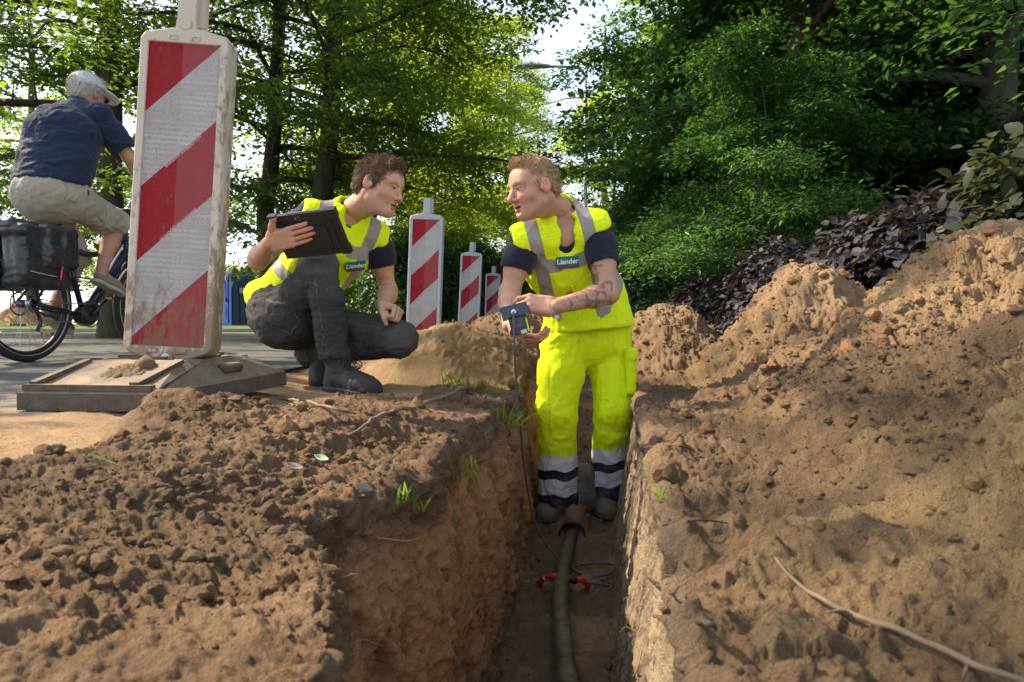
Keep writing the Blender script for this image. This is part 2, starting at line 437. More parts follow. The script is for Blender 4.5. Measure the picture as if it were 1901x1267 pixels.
def hair_mesh(pos, M, sc, style, h=.003):
    v = Vol((-.12, -.15, -.12), (.12, .13, .17), h)
    t = style.get('thick', .012)
    v.ell((0, -.018, .038), (.074 + t * .75, .096 + t, .083 + t), k=.02)
    v.cone((0, -.06, -.02), (0, -.05, -.055), .052 + t * .3, .035, k=.03)
    if 'quiff' in style:
        q = style['quiff']
        v.cone((-.04, .05, .1), (.04, .055, .098), q, q, k=.03); v.cone((0, .0, .115), (0, .055, .105), q, q, k=.03)
    V, F = v.mesh(); hl = style.get('line', .062)
    def outside(P):
        x, y, z = P.T; ax = np.abs(x)
        zl = np.where(y > .02, hl + .010 * np.sin(x * 90) - .10 * np.maximum(.085 - y, 0) * 0, -.0)
        zl = np.interp(y, [-.2, -.06, -.03, .005, .012, .03, .045, .07, .12], [-.075, -.07, -.03, .022 if 'shortside' in style else .012, -.022, -.012, .03, hl, hl])
        return z < zl
    N = vnormals(V, F); dr = style.get('dir', (0, 1, .2))
    g = fbm(V * np.array((150, 40, 90)), 3, 11); V2 = V + N * (.0035 * g + .003 * fbm(V * 45, 2, 8))[:, None]
    keep = ~outside(V)
    Fk = F[keep[F].all(1)]
    used = np.unique(Fk); mp = np.full(len(V), -1); mp[used] = np.arange(len(used)); Vs = V2[used]; Fk = mp[Fk]
    # strands
    n = style.get('n', 4500); L = style.get('len', .02); r2 = np.random.default_rng(3)
    ids = r2.choice(len(used), n); P = Vs[ids] - vnormals(Vs, Fk)[ids] * .004; Nn = vnormals(Vs, Fk)[ids]
    d = np.array(dr) + r2.normal(0, style.get('mess', .35), (n, 3)); side = np.zeros_like(d)
    back = (P[:, 1] < -.02)[:, None] | (P[:, 2] < .03)[:, None]
    d = np.where(back, np.array((0, -.25, -1)) + r2.normal(0, .3, (n, 3)), d)
    d = d - Nn * (d * Nn).sum(1)[:, None]; d /= np.linalg.norm(d, axis=1)[:, None] + 1e-9
    LL = L * r2.uniform(.5, 1.2, n)[:, None]
    wv = np.cross(d, Nn); wv /= np.linalg.norm(wv, axis=1)[:, None] + 1e-9; wd = .0011
    A = P - wv * wd; B = P + wv * wd; Cc = P + d * LL * .5 + Nn * (LL * .42) + wv * wd * .8; D_ = P + d * LL * .5 + Nn * (LL * .42) - wv * wd * .8
    E = P + d * LL + Nn * (LL * style.get('lift', .45)) + wv * r2.normal(0, .3, (n, 1)) * LL * .5
    SV = np.stack([A, B, Cc, D_, E], 1).reshape(-1, 3); o = np.arange(n)[:, None] * 5 + len(Vs)
    T = np.vstack([o + np.array([[0, 1, 2]]), o + np.array([[0, 2, 3]]), o + np.array([[3, 2, 4]])])
    allV = np.vstack([Vs, SV]); T = np.vstack([Fk[:, [0, 1, 2]], Fk[:, [0, 2, 3]], T])
    rnd = np.r_[.5 + .5 * g[used], np.repeat(r2.uniform(0, 1, n), 5)]
    return to_world(allV, M, pos, sc), T, np.clip(rnd, 0, 1)
FING = {'i': (-.031, .096, (.042, .026, .022), .0088), 'm': (-.010, .100, (.046, .029, .024), .009), 'r': (.011, .096, (.042, .027, .023), .0086), 'p': (.030, .086, (.034, .021, .020), .0077)}
def hand_mesh(wrist, fwd, back, left=False, curl=(20, 20, 20, 20), spread=0., thumb=(45, 20, 15), fore=None, sc=1., h=.002, skin=(.52, .29, .2), bend2=1.0, nails=True):
    """hand: fwd = wrist to knuckles, back = normal of the back of the hand. Local x from index to little finger (mirrored for left)."""
    M = frame(fwd, back)
    if not left: pass
    sx = 1. if left else -1.   # right hand seen from its back, fingers up: thumb on the left, so index at -x; mirrored otherwise
    v = Vol((-.085, -.10, -.12), (.085, .21, .06), h)
    fx = -1. if left else 1.
    v.rbox((0, .052, 0), (.039, .047, .0135), r=.013, k=.012)
    v.ell((fx * -.026, .035, -.010), (.018, .03, .016), k=.015)
    v.ell((fx * .024, .035, -.008), (.014, .032, .013), k=.015)
    tips = []
    for j, (nm, cu) in enumerate(zip('imrp', curl)):
        x0, y0, Ls, r = FING[nm]; ang = 0.; p = np.array([fx * x0, y0, .001]); sp = R(spread) * (x0 / .03) * fx
        cc = cu if isinstance(cu, (tuple, list)) else (cu * .8, cu * bend2, cu * .7)
        pts = [p]; v.ell(p + (0, -.002, .003), (r * 1.12, r * 1.2, r * 1.0), k=.008)
        for L_, c_ in zip(Ls, cc):
            ang += R(c_); d = np.array([math.sin(sp) * math.cos(ang), math.cos(sp) * math.cos(ang), -math.sin(ang)])
            p = p + d * L_; pts.append(p)
        v.chain(pts, [r * 1.03, r, r * .93, r * .8], k=.003)
        nn = np.array([0, math.sin(ang), math.cos(ang)]); tips.append((p + d * -.004 + nn * r * .75, d, nn))
    out, dn, cl = [R(t) for t in thumb]
    p0 = np.array([fx * -.024, .018, -.008]); d1 = unit((fx * -math.sin(out), math.cos(out), -math.sin(dn))); p1 = p0 + d1 * .044
    d2 = unit((fx * -math.sin(out - cl), math.cos(out - cl), -math.sin(dn + cl * .5))); p2 = p1 + d2 * .033
    d3 = unit((fx * -math.sin(out - 2 * cl), math.cos(out - 2 * cl), -math.sin(dn + cl * .7))); p3 = p2 + d3 * .025
    v.chain([p0, p1, p2, p3], [.017, .0125, .0108, .009], k=.008)
    fl = (0, -.06, 0) if fore is None else ((np.array(fore) - np.array(wrist)) / sc) @ M.T
    fl = np.array(fl); fl = fl / np.linalg.norm(fl) * .075
    v.econe((0, .012, 0), fl, (1, 0, 0), (.027, .019), (.031, .026), k=.014)
    V, F = v.mesh()
    col = np.tile(np.array(skin), (len(V), 1)) * (1 + .10 * fbm(V * 70, 3, 3))[:, None]
    kn = np.zeros(len(V))
    for tp, d, nn in tips:
        q = V - tp; m = (np.abs(q @ d) < .006) & (np.abs(q[:, 0]) < .0055) & (q @ nn > -.001)
        if nails: col[m] = (.62, .38, .30)
    col = col * np.array((1.05, .92, .9)) ** (V[:, 1:2] > .12)
    return to_world(V, M, wrist, sc), F, np.clip(col, .01, .9)
# ---------------------------------------------------------------- ground, road, trench
def road_material():
    k = NB('asphalt'); co = k.coord()
    n = k.noise(co, 1.1, 5); g = k.noise(co, 260, 2); v = k.vor(co, 190)
    c = k.mix(n, (.052, .053, .056), (.085, .083, .08)); c = k.mix(k.rng(v, .1, .5, .5, 0), c, (.17, .165, .155))
    cr = k.vor(k.mix(.12, co, k.noise(co, 2, 3, out=1)), .7, 'DISTANCE_TO_EDGE')
    c = k.mix(k.rng(cr, 0, .012, .7, 0), c, (.02, .02, .02))
    s = k.new_sep(co)
    # sand tracked over the edge of the road
    e = k.math('ADD', k.math('SUBTRACT', k.math('MULTIPLY', s[1], .9), k.math('MULTIPLY', s[0], .35)), k.math('MULTIPLY', k.noise(co, 3.0, 6, .65), -2.2))
    m = k.rng(e, 1.9, 1.1, 0, .92); m = k.math('MULTIPLY', m, k.rng(k.noise(co, 38, 4, .7), .3, .62, .35, 1))
    m2 = k.rng(k.noise(k.scalev(co, (.6, .16, 1)), 2.2, 5, .6), .56, .75, 0, .35)
    c = k.mix(m2, c, (.24, .205, .16)); c = k.mix(m, c, (.36, .27, .175))
    k.base(c, .82, 0, .35); k.bump(k.math('ADD', g, k.math('MULTIPLY', v, .6)), .004)
    return k.m
def far_ground_material(name, cols, scale=.4):
    k = NB(name); co = k.coord()
    c = k.ramp(k.noise(co, scale, 8, .7), [(.3, cols[0]), (.5, cols[1]), (.7, cols[2])]); k.base(c, .95, 0, .1); k.bump(k.noise(co, 30, 4), .03)
    return k.m
def plane_grid(name, x0, x1, y0, y1, nx, ny, zf, mat):
    X, Y = np.meshgrid(np.linspace(x0, x1, nx), np.linspace(y0, y1, ny)); Z = zf(X, Y)
    V = np.stack([X, Y, Z], -1).reshape(-1, 3); i = (np.arange(ny - 1)[:, None] * nx + np.arange(nx - 1)).ravel()
    return link(name, mesh_np(name, V, np.stack([i, i + 1, i + nx + 1, i + nx], -1)), mat)
M_road = road_material()
plane_grid('road', -60, -1.16, -6, 18.2, 120, 60, lambda X, Y: 0 * X - .0, M_road).__setitem__('kind', 'structure')
o = plane_grid('grass_verge', -90, 4, 18.2, 75, 200, 80, lambda X, Y: .03 + .10 * sstep(18.2, 24, Y) + .03 * vnoise(np.stack([X * .7, Y * .7, 0 * X], -1), 3),
               far_ground_material('verge_grass', [(.05, .09, .018), (.09, .15, .03), (.16, .2, .05)], .8)); o['kind'] = 'structure'
bm = bmesh.new(); box(bm, (-30, 18.15, .04), (64, .16, .10))
o = link('kerb', bm_mesh('kerb', bm, bevel=.01), simple('kerb_stone', (.33, .31, .27), .9, var=.3, scale=8)); o['kind'] = 'structure'
o = plane_grid('ground', -300, 300, -40, 400, 60, 60, lambda X, Y: 0 * X - 1.2 + 1.0 * sstep(75, 90, Y) + 0. * X,
               far_ground_material('forest_floor', [(.03, .04, .014), (.06, .07, .025), (.10, .09, .05)])); o['kind'] = 'structure'
o = plane_grid('woodland_floor', 2.3, 60, -6, 76, 140, 160, lambda X, Y: -.1 + .12 * sstep(2.3, 6, X) + .06 * vnoise(np.stack([X * .5, Y * .5, 0 * X], -1), 5), bpy.data.materials['forest_floor'])
o['kind'] = 'structure'
o = plane_grid('verge', -.66, 2.4, 9.7, 76, 30, 160, lambda X, Y: -.05 + .05 * sstep(-.66, -.3, -X) + .05 * vnoise(np.stack([X * 1.5, Y * .9, 0 * X], -1), 6),
               far_ground_material('verge_soil', [(.10, .075, .045), (.16, .12, .07), (.08, .11, .03)], 1.3)); o['kind'] = 'structure'

def trench_c(y): return -.130 + .133 * y
def rim_l(y): return np.interp(y, [-1, .5, .68, .79, .90, 1.02, 1.12, 1.22, 1.36, 2.28, 3, 10], [-.17, -.17, -.19, -.22, -.275, -.315, -.295, -.245, -.205, -.08, .02, .72]) + .010 * np.sin(y * 9 + 1) + .008 * np.sin(y * 23) + .004 * np.sin(y * 51)
def rim_r(y): return np.interp(y, [-1, .5, 1.2, 3, 10], [.10, .155, .275, .555, 1.5])
def heap(X, Y, cx, cy, h, rx, ry, rot=0, p=1.6):
    c, s = math.cos(rot), math.sin(rot); dx, dy = X - cx, Y - cy
    q = np.sqrt(((dx * c + dy * s) / rx) ** 2 + ((-dx * s + dy * c) / ry) ** 2)
    return h * np.clip(1 - q, -0.02, 1) ** 1 * (1 - .25 * np.exp(-(q / .18) ** 2)) if p == 1 else h * ((1 - sstep(0, 1, np.clip(q, 0, 1)) ** .85) if p < 2 else (1 - np.clip(q, 0, 1) ** 2.2) ** 1.3)
def smax(a, b, k=.05): h = np.maximum(k - np.abs(a - b), 0) / k; return np.maximum(a, b) + h * h * k * .25
def ground_h(X, Y):
    """large shapes of the verge beside the trench"""
    u = X - trench_c(Y)
    P = np.stack([X, Y, 0 * X], -1)
    zl = np.interp(X, [-3, -1.75, -1.4, -1.1, -.75, 2], [-.05, -.04, .004, .004, -.045, -.075])
    zl = zl - .03 * sstep(2.2, 3.2, Y) * (X < -.6)
    zl = zl + .012 * fbm(P * 3, 3, 21)
    # berm of loose soil between the sandy road edge and the trench
    edge = np.interp(Y, [0, .9, 1.22, 1.7, 2.0, 2.3, 2.6, 3.0], [-.9, -.88, -.90, -.96, -.86, -.76, -.62, -.45])
    near = sstep(0, .16, X - edge + .05 * fbm(P * 5, 2, 8)) * (1 - sstep(2.1, 2.7, Y))
    zl = zl + near * (.045 - .032 * sstep(1.7, 2.1, Y) + .02 * fbm(P * 4, 3, 5)) - .03 * sstep(1.2, .7, Y) * near
    zl = zl + .05 * np.exp(-(((X + .78) / .22) ** 2 + ((Y - 1.62) / .10) ** 2)) + .045 * np.exp(-(((X + .32) / .16) ** 2 + ((Y - 1.75) / .2) ** 2))
    zl = zl + .02 * np.exp(-(((X + .50) / .2) ** 2 + ((Y - 2.15) / .10) ** 2))
    rimd = rim_l(Y) - X; zl = zl - .115 * sstep(.30, .0, rimd) * sstep(3.2, 2.2, Y) - .03 * sstep(.12, .0, rimd)
    zl = smax(zl, -.09 + heap(X, Y, -.33, 3.75, .31, .60, .62, 0, 3), .05)
    zl = smax(zl, -.09 + heap(X, Y, -.02, 5.2, .40, .66, 1.0, 0, 3), .06)
    zl = smax(zl, -.09 + heap(X, Y, .25, 6.8, .5, .6, 1.2), .06)
    # right-hand side: spoil heaps
    zr = -.135 + .06 * (X - rim_r(Y)) + .0 * X
    bank = sstep(.0, .75, X - rim_r(Y)) * .26 * (1 - sstep(2.5, 4, Y)); zr = zr + bank
    zr = smax(zr, -.12 + heap(X, Y, 1.56, 2.05, .60, 1.08, .92, .3) + .05 * heap(X, Y, 1.30, 2.05, 1, .3, .3), .07)
    zr = smax(zr, -.12 + heap(X, Y, 2.35, 1.35, .62, 1.1, .9), .07)
    zr = smax(zr, -.14 + heap(X, Y, .84, .92, .36, .52, .30, .25), .04)
    zr = smax(zr, -.14 + heap(X, Y, 1.50, 3.45, .64, .82, .72, .2), .04)
    zr = smax(zr, -.12 + heap(X, Y, 1.98, 3.2, .56, .62, .7, 0, 3), .07)
    zr = smax(zr, -.14 + heap(X, Y, 1.06, 4.75, .44, .56, .8, 0, 3), .05)
    zr = smax(zr, -.14 + heap(X, Y, 1.5, 6.4, .55, .6, 1.1), .05)
    zr = zr + (.035 * fbm(P * 4.2, 3, 31) + .055 * fbm(P * 2.3, 2, 33)) * sstep(0, .35, X - rim_r(Y))
    return np.where(u < 0, zl, zr)
def duct_mound(X, Y): return .078 * np.exp(-((X - .268) / .062) ** 2) * sstep(2.97, 3.03, Y) * sstep(3.6, 3.2, Y)
FLOOR = -.69
def build_soil():
    ys = [.30]
    y = .30
    while y < 10.2: y += max(.0032, .0043 * y) if y > .5 else .012; ys.append(y)
    ys = np.array([-.8, -.6, -.4, -.2, 0, .15] + ys); ny = len(ys)
    nvis, ncoarse = 860, 40
    Pn = []; Tn = []
    for y in ys:
        yy = max(y, .5); xl, xr = float(rim_l(y)), float(rim_r(y)); c = trench_c(y); wob = .012 * math.sin(y * 7) 
        hw = .205; fl, fr = c - hw * .88, c + hw * .92 - .02 * float(sstep(2.6, 1.6, y))
        if y > 4.2: t_ = sstep(4.2, 5.2, y); 
        else: t_ = 0.
        fz = FLOOR + t_ * .32 + .03 * math.sin(y * 2.3)
        dl = math.hypot(fl - xl, .6); dr = math.hypot(xr - fr, .55); wf = fr - fl
        vis = .80 * yy + .12
        tl0, tr0 = max(-1.9, -vis - xl if False else -(vis + xl)), 0
        a = -(2.3 + xl); a2 = max(a + .02, -(vis + xl)); b2 = min(2.72 - xr - .02, max(vis - xr, .15)); b = 2.75 - xr
        L = dl + wf + dr
        t = np.r_[np.linspace(a, a2, ncoarse, endpoint=False), np.linspace(a2, L + b2, nvis, endpoint=False), np.linspace(L + b2, L + b, ncoarse)]
        X = np.where(t < 0, xl + t, np.where(t < dl, xl + (fl - xl) * t / dl, np.where(t < dl + wf, fl + (t - dl), np.where(t < L, fr + (xr - fr) * (t - dl - wf) / dr, xr + (t - L)))))
        Pn.append(np.stack([X, np.full_like(X, y), t, np.full_like(X, dl), np.full_like(X, wf), np.full_like(X, L), np.full_like(X, fz)], -1))
    A = np.array(Pn); X, Y, t, dl, wf, L, fz = [A[..., i] for i in range(7)]
    GH = ground_h(X, Y)
    zl_r = ground_h(rim_l(Y) + 0 * X, Y); zr_r = ground_h(rim_r(Y) + 0 * X, Y)
    fl_ = np.clip(t / dl, 0, 1); fr_ = np.clip((t - dl - wf) / (L - dl - wf), 0, 1)
    Z = np.where(t < 0, GH, np.where(t < dl, zl_r + (fz - zl_r) * fl_ ** 1.0, np.where(t < dl + wf, fz, np.where(t < L, fz + (zr_r - fz) * fr_, GH))))
    Z = Z + duct_mound(X, Y) * ((t > dl) & (t < dl + wf))
    # round the rims and the foot of the walls
    P = np.stack([X, Y, Z], -1)
    for _ in range(14): P[:, 1:-1] = .5 * P[:, 1:-1] + .25 * (P[:, :-2] + P[:, 2:])
    def norm(P):
        du = np.gradient(P, axis=1); dv = np.gradient(P, axis=0); n = np.cross(du, dv); return n / (np.linalg.norm(n, axis=-1)[..., None] + 1e-12)
    N = norm(P)
    left, right = t < 0, t > L
    lw = (t >= 0) & (t < dl); rw = (t > dl + wf) & (t <= L); fl = (t >= dl) & (t <= dl + wf)
    wall = sstep(-.03, .06, t) * sstep(-.03, .06, L - t); floor_ = sstep(dl - .10, dl + .03, t) * sstep(-.10, .03, dl + wf - t)
    wallonly = wall * (1 - floor_); lwall = wallonly * (t < dl + wf / 2); rwall = wallonly * (t >= dl + wf / 2)
    # clumpiness
    edge = np.interp(Y, [0, .9, 1.22, 1.7, 2.0, 2.3, 2.6, 3.0], [-.9, -.88, -.90, -.96, -.86, -.76, -.62, -.45])
    Q = np.stack([X, Y, Z], -1)
    flat = (1 - sstep(-.02, .14, X - edge + .05 * fbm(Q * 5, 2, 8))) * (X < 0)
    flat = np.clip(flat + sstep(2.45, 2.7, Y) * (1 - sstep(3.0, 3.3, Y)) * (X < -.35), 0, 1)
    S = np.stack([t, Y, 0 * t], -1)
    clump = 1 - flat * .88
    hm = fbm(Q * 2.2, 3, 55); patch = sstep(-.25, .25, hm)                                    # where soil lies crumbly or smooth
    big = np.where(t < dl, 1 - sstep(.03, .17, t + .06 * fbm(S * 8, 2, 12)), 1 - sstep(-.02, .10, L - t)) * clump
    wx = t + .028 * fbm(S * 16, 4, 70, .7); wy = Y + .028 * fbm(S * 16, 4, 71, .7)
    d = np.zeros_like(X); rough = np.zeros_like(X)
    for sc, amp, sd in ((.085, .0110, 1), (.034, .0055, 2), (.017, .0045, 3), (.0085, .0040, 4)):
        w_, val = worley2(wx / sc, wy / sc, sd); r = .25 + .55 * val ** 1.5
        b = np.clip(1 - (w_ / (r + .22)) ** 1.5, 0, 1) ** .8 * (val ** .8)
        act = sstep(.35, .85, val + .35 * patch) if sc > .03 else .12 + .88 * patch
        d += b * amp * act; rough += b * act
    fine = fbm(S * 60, 5, 90, .62); med = fbm(S * 9, 4, 91, .55)
    cav = fbm(S * 17, 4, 92, .55, True)
    d = np.where(t < dl, d * .72, d); rid = fbm(S * 34, 4, 98, .6, True); disp = big * (d + .0085 * fine + .020 * med + .0085 * rid * (.4 + patch)) + (1 - wall) * flat * (.0016 * fine + .004 * med + .004 * d / .02 * patch)
    # walls: cut by a spade, with hanging lumps and streaks
    SW = np.stack([Y * 1.0, Z * 1.0, 0 * Z], -1)
    streak = fbm(np.stack([Y * 30, Z * 6, X * 6], -1), 4, 61, .6); ledge = fbm(np.stack([Y * 5, Z * 4, X * 3], -1), 4, 62, .6)
    hole = sstep(.25, .6, fbm(np.stack([Y * 11, Z * 9, 0 * X], -1), 4, 63, .6))
    disp += lwall * (.024 * streak + .050 * ledge - .045 * hole + .018 * fine)
    lower = sstep(-.30, -.55, Z)
    disp += lwall * lower * (.02 * med + .6 * d)
    disp += rwall * (.012 * streak + .014 * ledge + .010 * fine - .008 * hole + .004 * fbm(np.stack([Y * 4, Z * 70, 0 * X], -1), 3, 64))
    disp += floor_ * (1.6 * d + .022 * med + .012 * rid + .008 * fine)
    # valleys where soil slid
    disp += (1 - wall) * (X > 0) * clump * (.042 * fbm(Q * 5.5, 4, 77, .5, True) - .016 + .020 * fbm(Q * 13, 4, 78, .6, True) + .7 * d)
    hp = sstep(-.02, .12, Z) * (1 - wall)
    disp += hp * (.038 * fbm(Q * 6, 4, 93, .62) + .012 * fbm(Q * 22, 4, 94, .62) + .008 * fbm(Q * 60, 3, 95, .6, True))
    P = P + N * disp[..., None]
    P[..., 2] -= .05 * sstep(-1.42, -1.62, P[..., 0] + .3 * fbm(Q * 2, 3, 14) + .05 * fbm(Q * 20, 3, 15))
    # ---- colour of the soil, with some sun, shade and flash light painted in
    n1 = fbm(Q * 1.7, 4, 41); n2 = fbm(Q * 7, 4, 42); n3 = fbm(np.stack([Y * 34, Z * 6, X * 8], -1), 5, 43, .62)
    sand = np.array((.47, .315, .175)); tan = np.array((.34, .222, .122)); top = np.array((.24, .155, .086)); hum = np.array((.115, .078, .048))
    orange = np.array((.64, .35, .16)); pale = np.array((.46, .36, .25)); wet = np.array((.26, .175, .11)); yel = np.array((.50, .34, .16))  # orange wall and floor tones raised to stand for flash light
    col = np.zeros(P.shape) + tan
    def bl(m, c): nonlocal col; m = np.clip(m, 0, 1)[..., None]; col = col * (1 - m) + c * m
    bl((X < 0.2) * .88, top * np.array((.86, .82, .80))); bl((X < .2) * flat, sand); bl(sstep(.1, .6, n1) * .5, hum)
    bl((X < .2) * sstep(.05, .5, n2) * .5 * (1 - flat), tan)
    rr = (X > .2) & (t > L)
    bl(rr * .85, top * .95); bl(rr * .7 * sstep(.08, .35, Z + .10 * n2), sand * .92); bl(rr * sstep(.05, .5, n2) * .55, top); bl(rr * sstep(.1, .45, n1 + .3 * n2) * .6, hum * 1.25)  # tree shade darkens the bank and sun lightens the crests, in colour
    nh = np.exp(-(((X - .75) / .5) ** 2 + ((Y - .82) / .26) ** 2)); bl(rr * nh * .85 * sstep(-.4, .2, n2 + .2), yel)  # golden sunlit patch on the near heap, painted into the soil colour
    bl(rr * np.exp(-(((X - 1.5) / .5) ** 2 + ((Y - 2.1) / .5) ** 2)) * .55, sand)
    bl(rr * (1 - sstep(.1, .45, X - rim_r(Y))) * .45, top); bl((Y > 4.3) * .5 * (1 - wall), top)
    bl(np.exp(-(((X + .3) / .45) ** 2 + ((Y - 3.7) / .4) ** 2)) * .5 * (1 - wall), yel * .75)
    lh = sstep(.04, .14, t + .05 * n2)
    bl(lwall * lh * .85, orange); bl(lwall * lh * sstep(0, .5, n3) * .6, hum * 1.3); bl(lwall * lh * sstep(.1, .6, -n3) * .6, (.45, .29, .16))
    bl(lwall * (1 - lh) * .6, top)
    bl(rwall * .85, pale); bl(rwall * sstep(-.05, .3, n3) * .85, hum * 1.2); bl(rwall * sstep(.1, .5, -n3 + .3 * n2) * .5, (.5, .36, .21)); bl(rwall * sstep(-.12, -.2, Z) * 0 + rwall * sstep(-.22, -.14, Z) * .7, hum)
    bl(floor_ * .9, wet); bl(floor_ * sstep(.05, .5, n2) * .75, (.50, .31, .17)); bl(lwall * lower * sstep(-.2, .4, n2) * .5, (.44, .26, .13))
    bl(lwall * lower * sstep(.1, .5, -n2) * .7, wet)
    col *= (1 + .18 * fine + .15 * n2)[..., None]
    ny_, nx_ = X.shape; i = (np.arange(ny_ - 1)[:, None] * nx_ + np.arange(nx_ - 1)).ravel()
    F = np.stack([i, i + 1, i + nx_ + 1, i + nx_], -1)
    moist = np.clip(floor_ * .9 + .4 * lwall * lower, 0, 1)
    k = NB('soil'); co = k.coord(); c = k.attr('col')
    g = k.noise(co, 420, 3, .65); g2 = k.noise(co, 90, 6, .7); v = k.vor(co, 150)
    c = k.mix(k.rng(g, .3, .72, 0, .5), c, k.mix(1., c, (.42, .40, .38), 'MULTIPLY')); c = k.mix(k.rng(v, .02, .12, .28, 0), c, (.55, .47, .36))
    c = k.mix(k.rng(g2, .52, .7, 0, .35), c, k.mix(1., c, (1.5, 1.45, 1.35), 'MULTIPLY'))
    mo = k.attr('moist', 'Fac')
    k.base(c, k.rng(mo, 0, 1, .95, .62), 0, .25); k.bump(k.math('ADD', k.math('MULTIPLY', g2, 1.0), k.math('MULTIPLY', g, .35)), .018)
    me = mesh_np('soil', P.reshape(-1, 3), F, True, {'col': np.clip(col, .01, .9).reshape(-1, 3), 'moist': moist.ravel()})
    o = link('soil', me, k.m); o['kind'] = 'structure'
    return P, col, dict(wall=wall, flat=flat, floor=floor_, t=t, L=L, lwall=lwall, rwall=rwall, N=norm(P)), k.m
SP, SC, SI, M_soil = build_soil()
def surf_z(x, y):
    """height of the soil surface near a point outside the trench"""
    iy = int(np.argmin(np.abs(SP[:, 0, 1] - y))); row = SP[iy]; c = trench_c(y); m = (row[:, 0] < c) if x < c else (row[:, 0] > c)
    j = np.argmin(np.abs(row[:, 0] - x) + (~m) * 9 + SI['wall'][iy] * .3); return float(row[j, 2])
def blob(seed, sub=2):
    bm = bmesh.new(); bmesh.ops.create_icosphere(bm, subdivisions=sub, radius=1)
    V = np.array([v.co[:] for v in bm.verts]); F = np.array([[v.index for v in f.verts] for f in bm.faces]); bm.free()
    V = V * (1 + .5 * fbm(V * 2.1, 4, seed, .7))[:, None]; return V, F
def scatter_clods():
    flatidx = np.arange(SP.shape[0] * SP.shape[1]); P = SP.reshape(-1, 3); Nn = SI['N'].reshape(-1, 3); Cc = SC.reshape(-1, 3)
    px, py, D = proj(P); vis = (D > .5) & (px > -80) & (px < 1980) & (py < 1340) & (P[:, 1] < 7)
    pt = fbm(P * 2.2, 3, 55) ; dens = (.10 + sstep(-.1, .35, pt) ** 1.5 + .6 * (P[:, 0] > .4)) * (1 - .93 * SI['flat'].ravel()) * np.where(SI['wall'].ravel() > .5, .15 + 1.8 * SI['floor'].ravel(), 1) * vis
    dens *= np.maximum(D, .3) ** 1.0 * (1 + 2.5 * (P[:, 2] > .04))
    n = 52000; ids = rng.choice(flatidx, n, p=dens / dens.sum()); bl = [blob(i, 1) for i in range(6)] ; bh = [blob(10 + i, 2) for i in range(5)]
    parts = []; cols = []
    for q, i in enumerate(ids):
        s = min(.013, .0013 + .0019 * rng.pareto(1.9)) * (1.15 if P[i, 0] < .3 else 1); big = s > .008
        if s * 682 / D[i] < .5: continue
        V, F = (bh if big else bl)[q % 5]
        a = rng.uniform(0, 6.28); c_, s_ = math.cos(a), math.sin(a); Rm = np.array([[c_, -s_, 0], [s_, c_, 0], [0, 0, 1]])
        sc = s * rng.uniform(.7, 1.25, 3); sc[2] *= .8
        parts.append(((V * sc) @ Rm + P[i] + Nn[i] * s * .15, F)); cols.append(np.tile(np.clip(Cc[i] * rng.uniform(.86, 1.15), .02, .8), (len(V), 1)))
    up = (SI['wall'].ravel() < .2) & vis & (P[:, 0] > -1.1)
    w2 = up * (D > 1.15) * (1 - SI['flat'].ravel()) * (np.exp(-(((P[:, 0] - 1.0) / .25) ** 2 + ((P[:, 1] - 2.35) / .35) ** 2)) * 6 + .25 + 2 * (P[:, 2] > .38)) * np.maximum(D, .3)
    for q, i in enumerate(rng.choice(flatidx, 230, p=w2 / w2.sum())):
        V, F = bh[q % 5]; s = rng.uniform(.009, .026); sc = s * rng.uniform(.7, 1.25, 3); V = V * (1 + .12 * fbm(V * 4, 3, q))[:, None]
        parts.append((V * sc + P[i] + Nn[i] * s * .2, F)); cols.append(np.tile(np.clip(Cc[i] * rng.uniform(.9, 1.25) * (1.1, .97, .85), .02, .8), (len(V), 1)))
    V, F = cat_parts(parts); col = np.concatenate(cols)
    o = link('soil_crumbs', mesh_np('soil_crumbs', V, F, False, {'col': col, 'moist': np.zeros(len(V))}), M_soil)
    tag(o, 'loose crumbs of earth scattered over the soil', 'soil', kind='stuff')
scatter_clods()
# ---------------------------------------------------------------- trees and shrubs
def leaf_material(name, dark, light, trans=(.30, .42, .05), tw=.42, rough=.45, spec=.4):
    k = NB(name); rnd = k.attr('rnd', 'Fac'); oi = k.new('ObjectInfo').outputs['Random']
    c = k.ramp(rnd, [(0, dark), (.55, tuple((a + b) / 2 for a, b in zip(dark, light))), (1, light)])
    h = k.new('HueSaturation'); k.set(h.inputs['Color'], c); k.set(h.inputs['Value'], k.rng(oi, 0, 1, .82, 1.2)); k.set(h.inputs['Hue'], k.rng(oi, 0, 1, .485, .512)); c = h.outputs[0]
    k.base(c, rough, 0, spec)
    tr = k.new('BsdfTranslucent'); k.set(tr.inputs[0], k.mix(rnd, tuple(t * .75 for t in trans), trans))
    mx = k.new('MixShader'); mx.inputs[0].default_value = tw
    k.t.links.new(k.b.outputs[0], mx.inputs[1]); k.t.links.new(tr.outputs[0], mx.inputs[2]); k.t.links.new(mx.outputs[0], k.out.inputs['Surface'])
    return k.m
ML_green = leaf_material('lit_beech_leaf', (.04, .08, .010), (.11, .175, .02), (.52, .68, .06), .52)  # bright copy of the foliage, sunlight put into the leaf colour
ML_dark = leaf_material('shade_leaf', (.011, .036, .012), (.044, .10, .027), (.14, .30, .045), .36)  # dark copy of the foliage, the wood's shade put into the colour
ML_mid = leaf_material('backlit_beech_leaf', (.02, .052, .010), (.065, .115, .018), (.26, .40, .035), .42)  # darker copy for the backlit front crowns, their shade in the colour
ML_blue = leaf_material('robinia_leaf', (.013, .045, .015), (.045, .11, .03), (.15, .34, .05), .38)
ML_purple = leaf_material('copper_beech_leaf', (.015, .014, .018), (.055, .047, .062), (.08, .06, .03), .2, .6, .3)
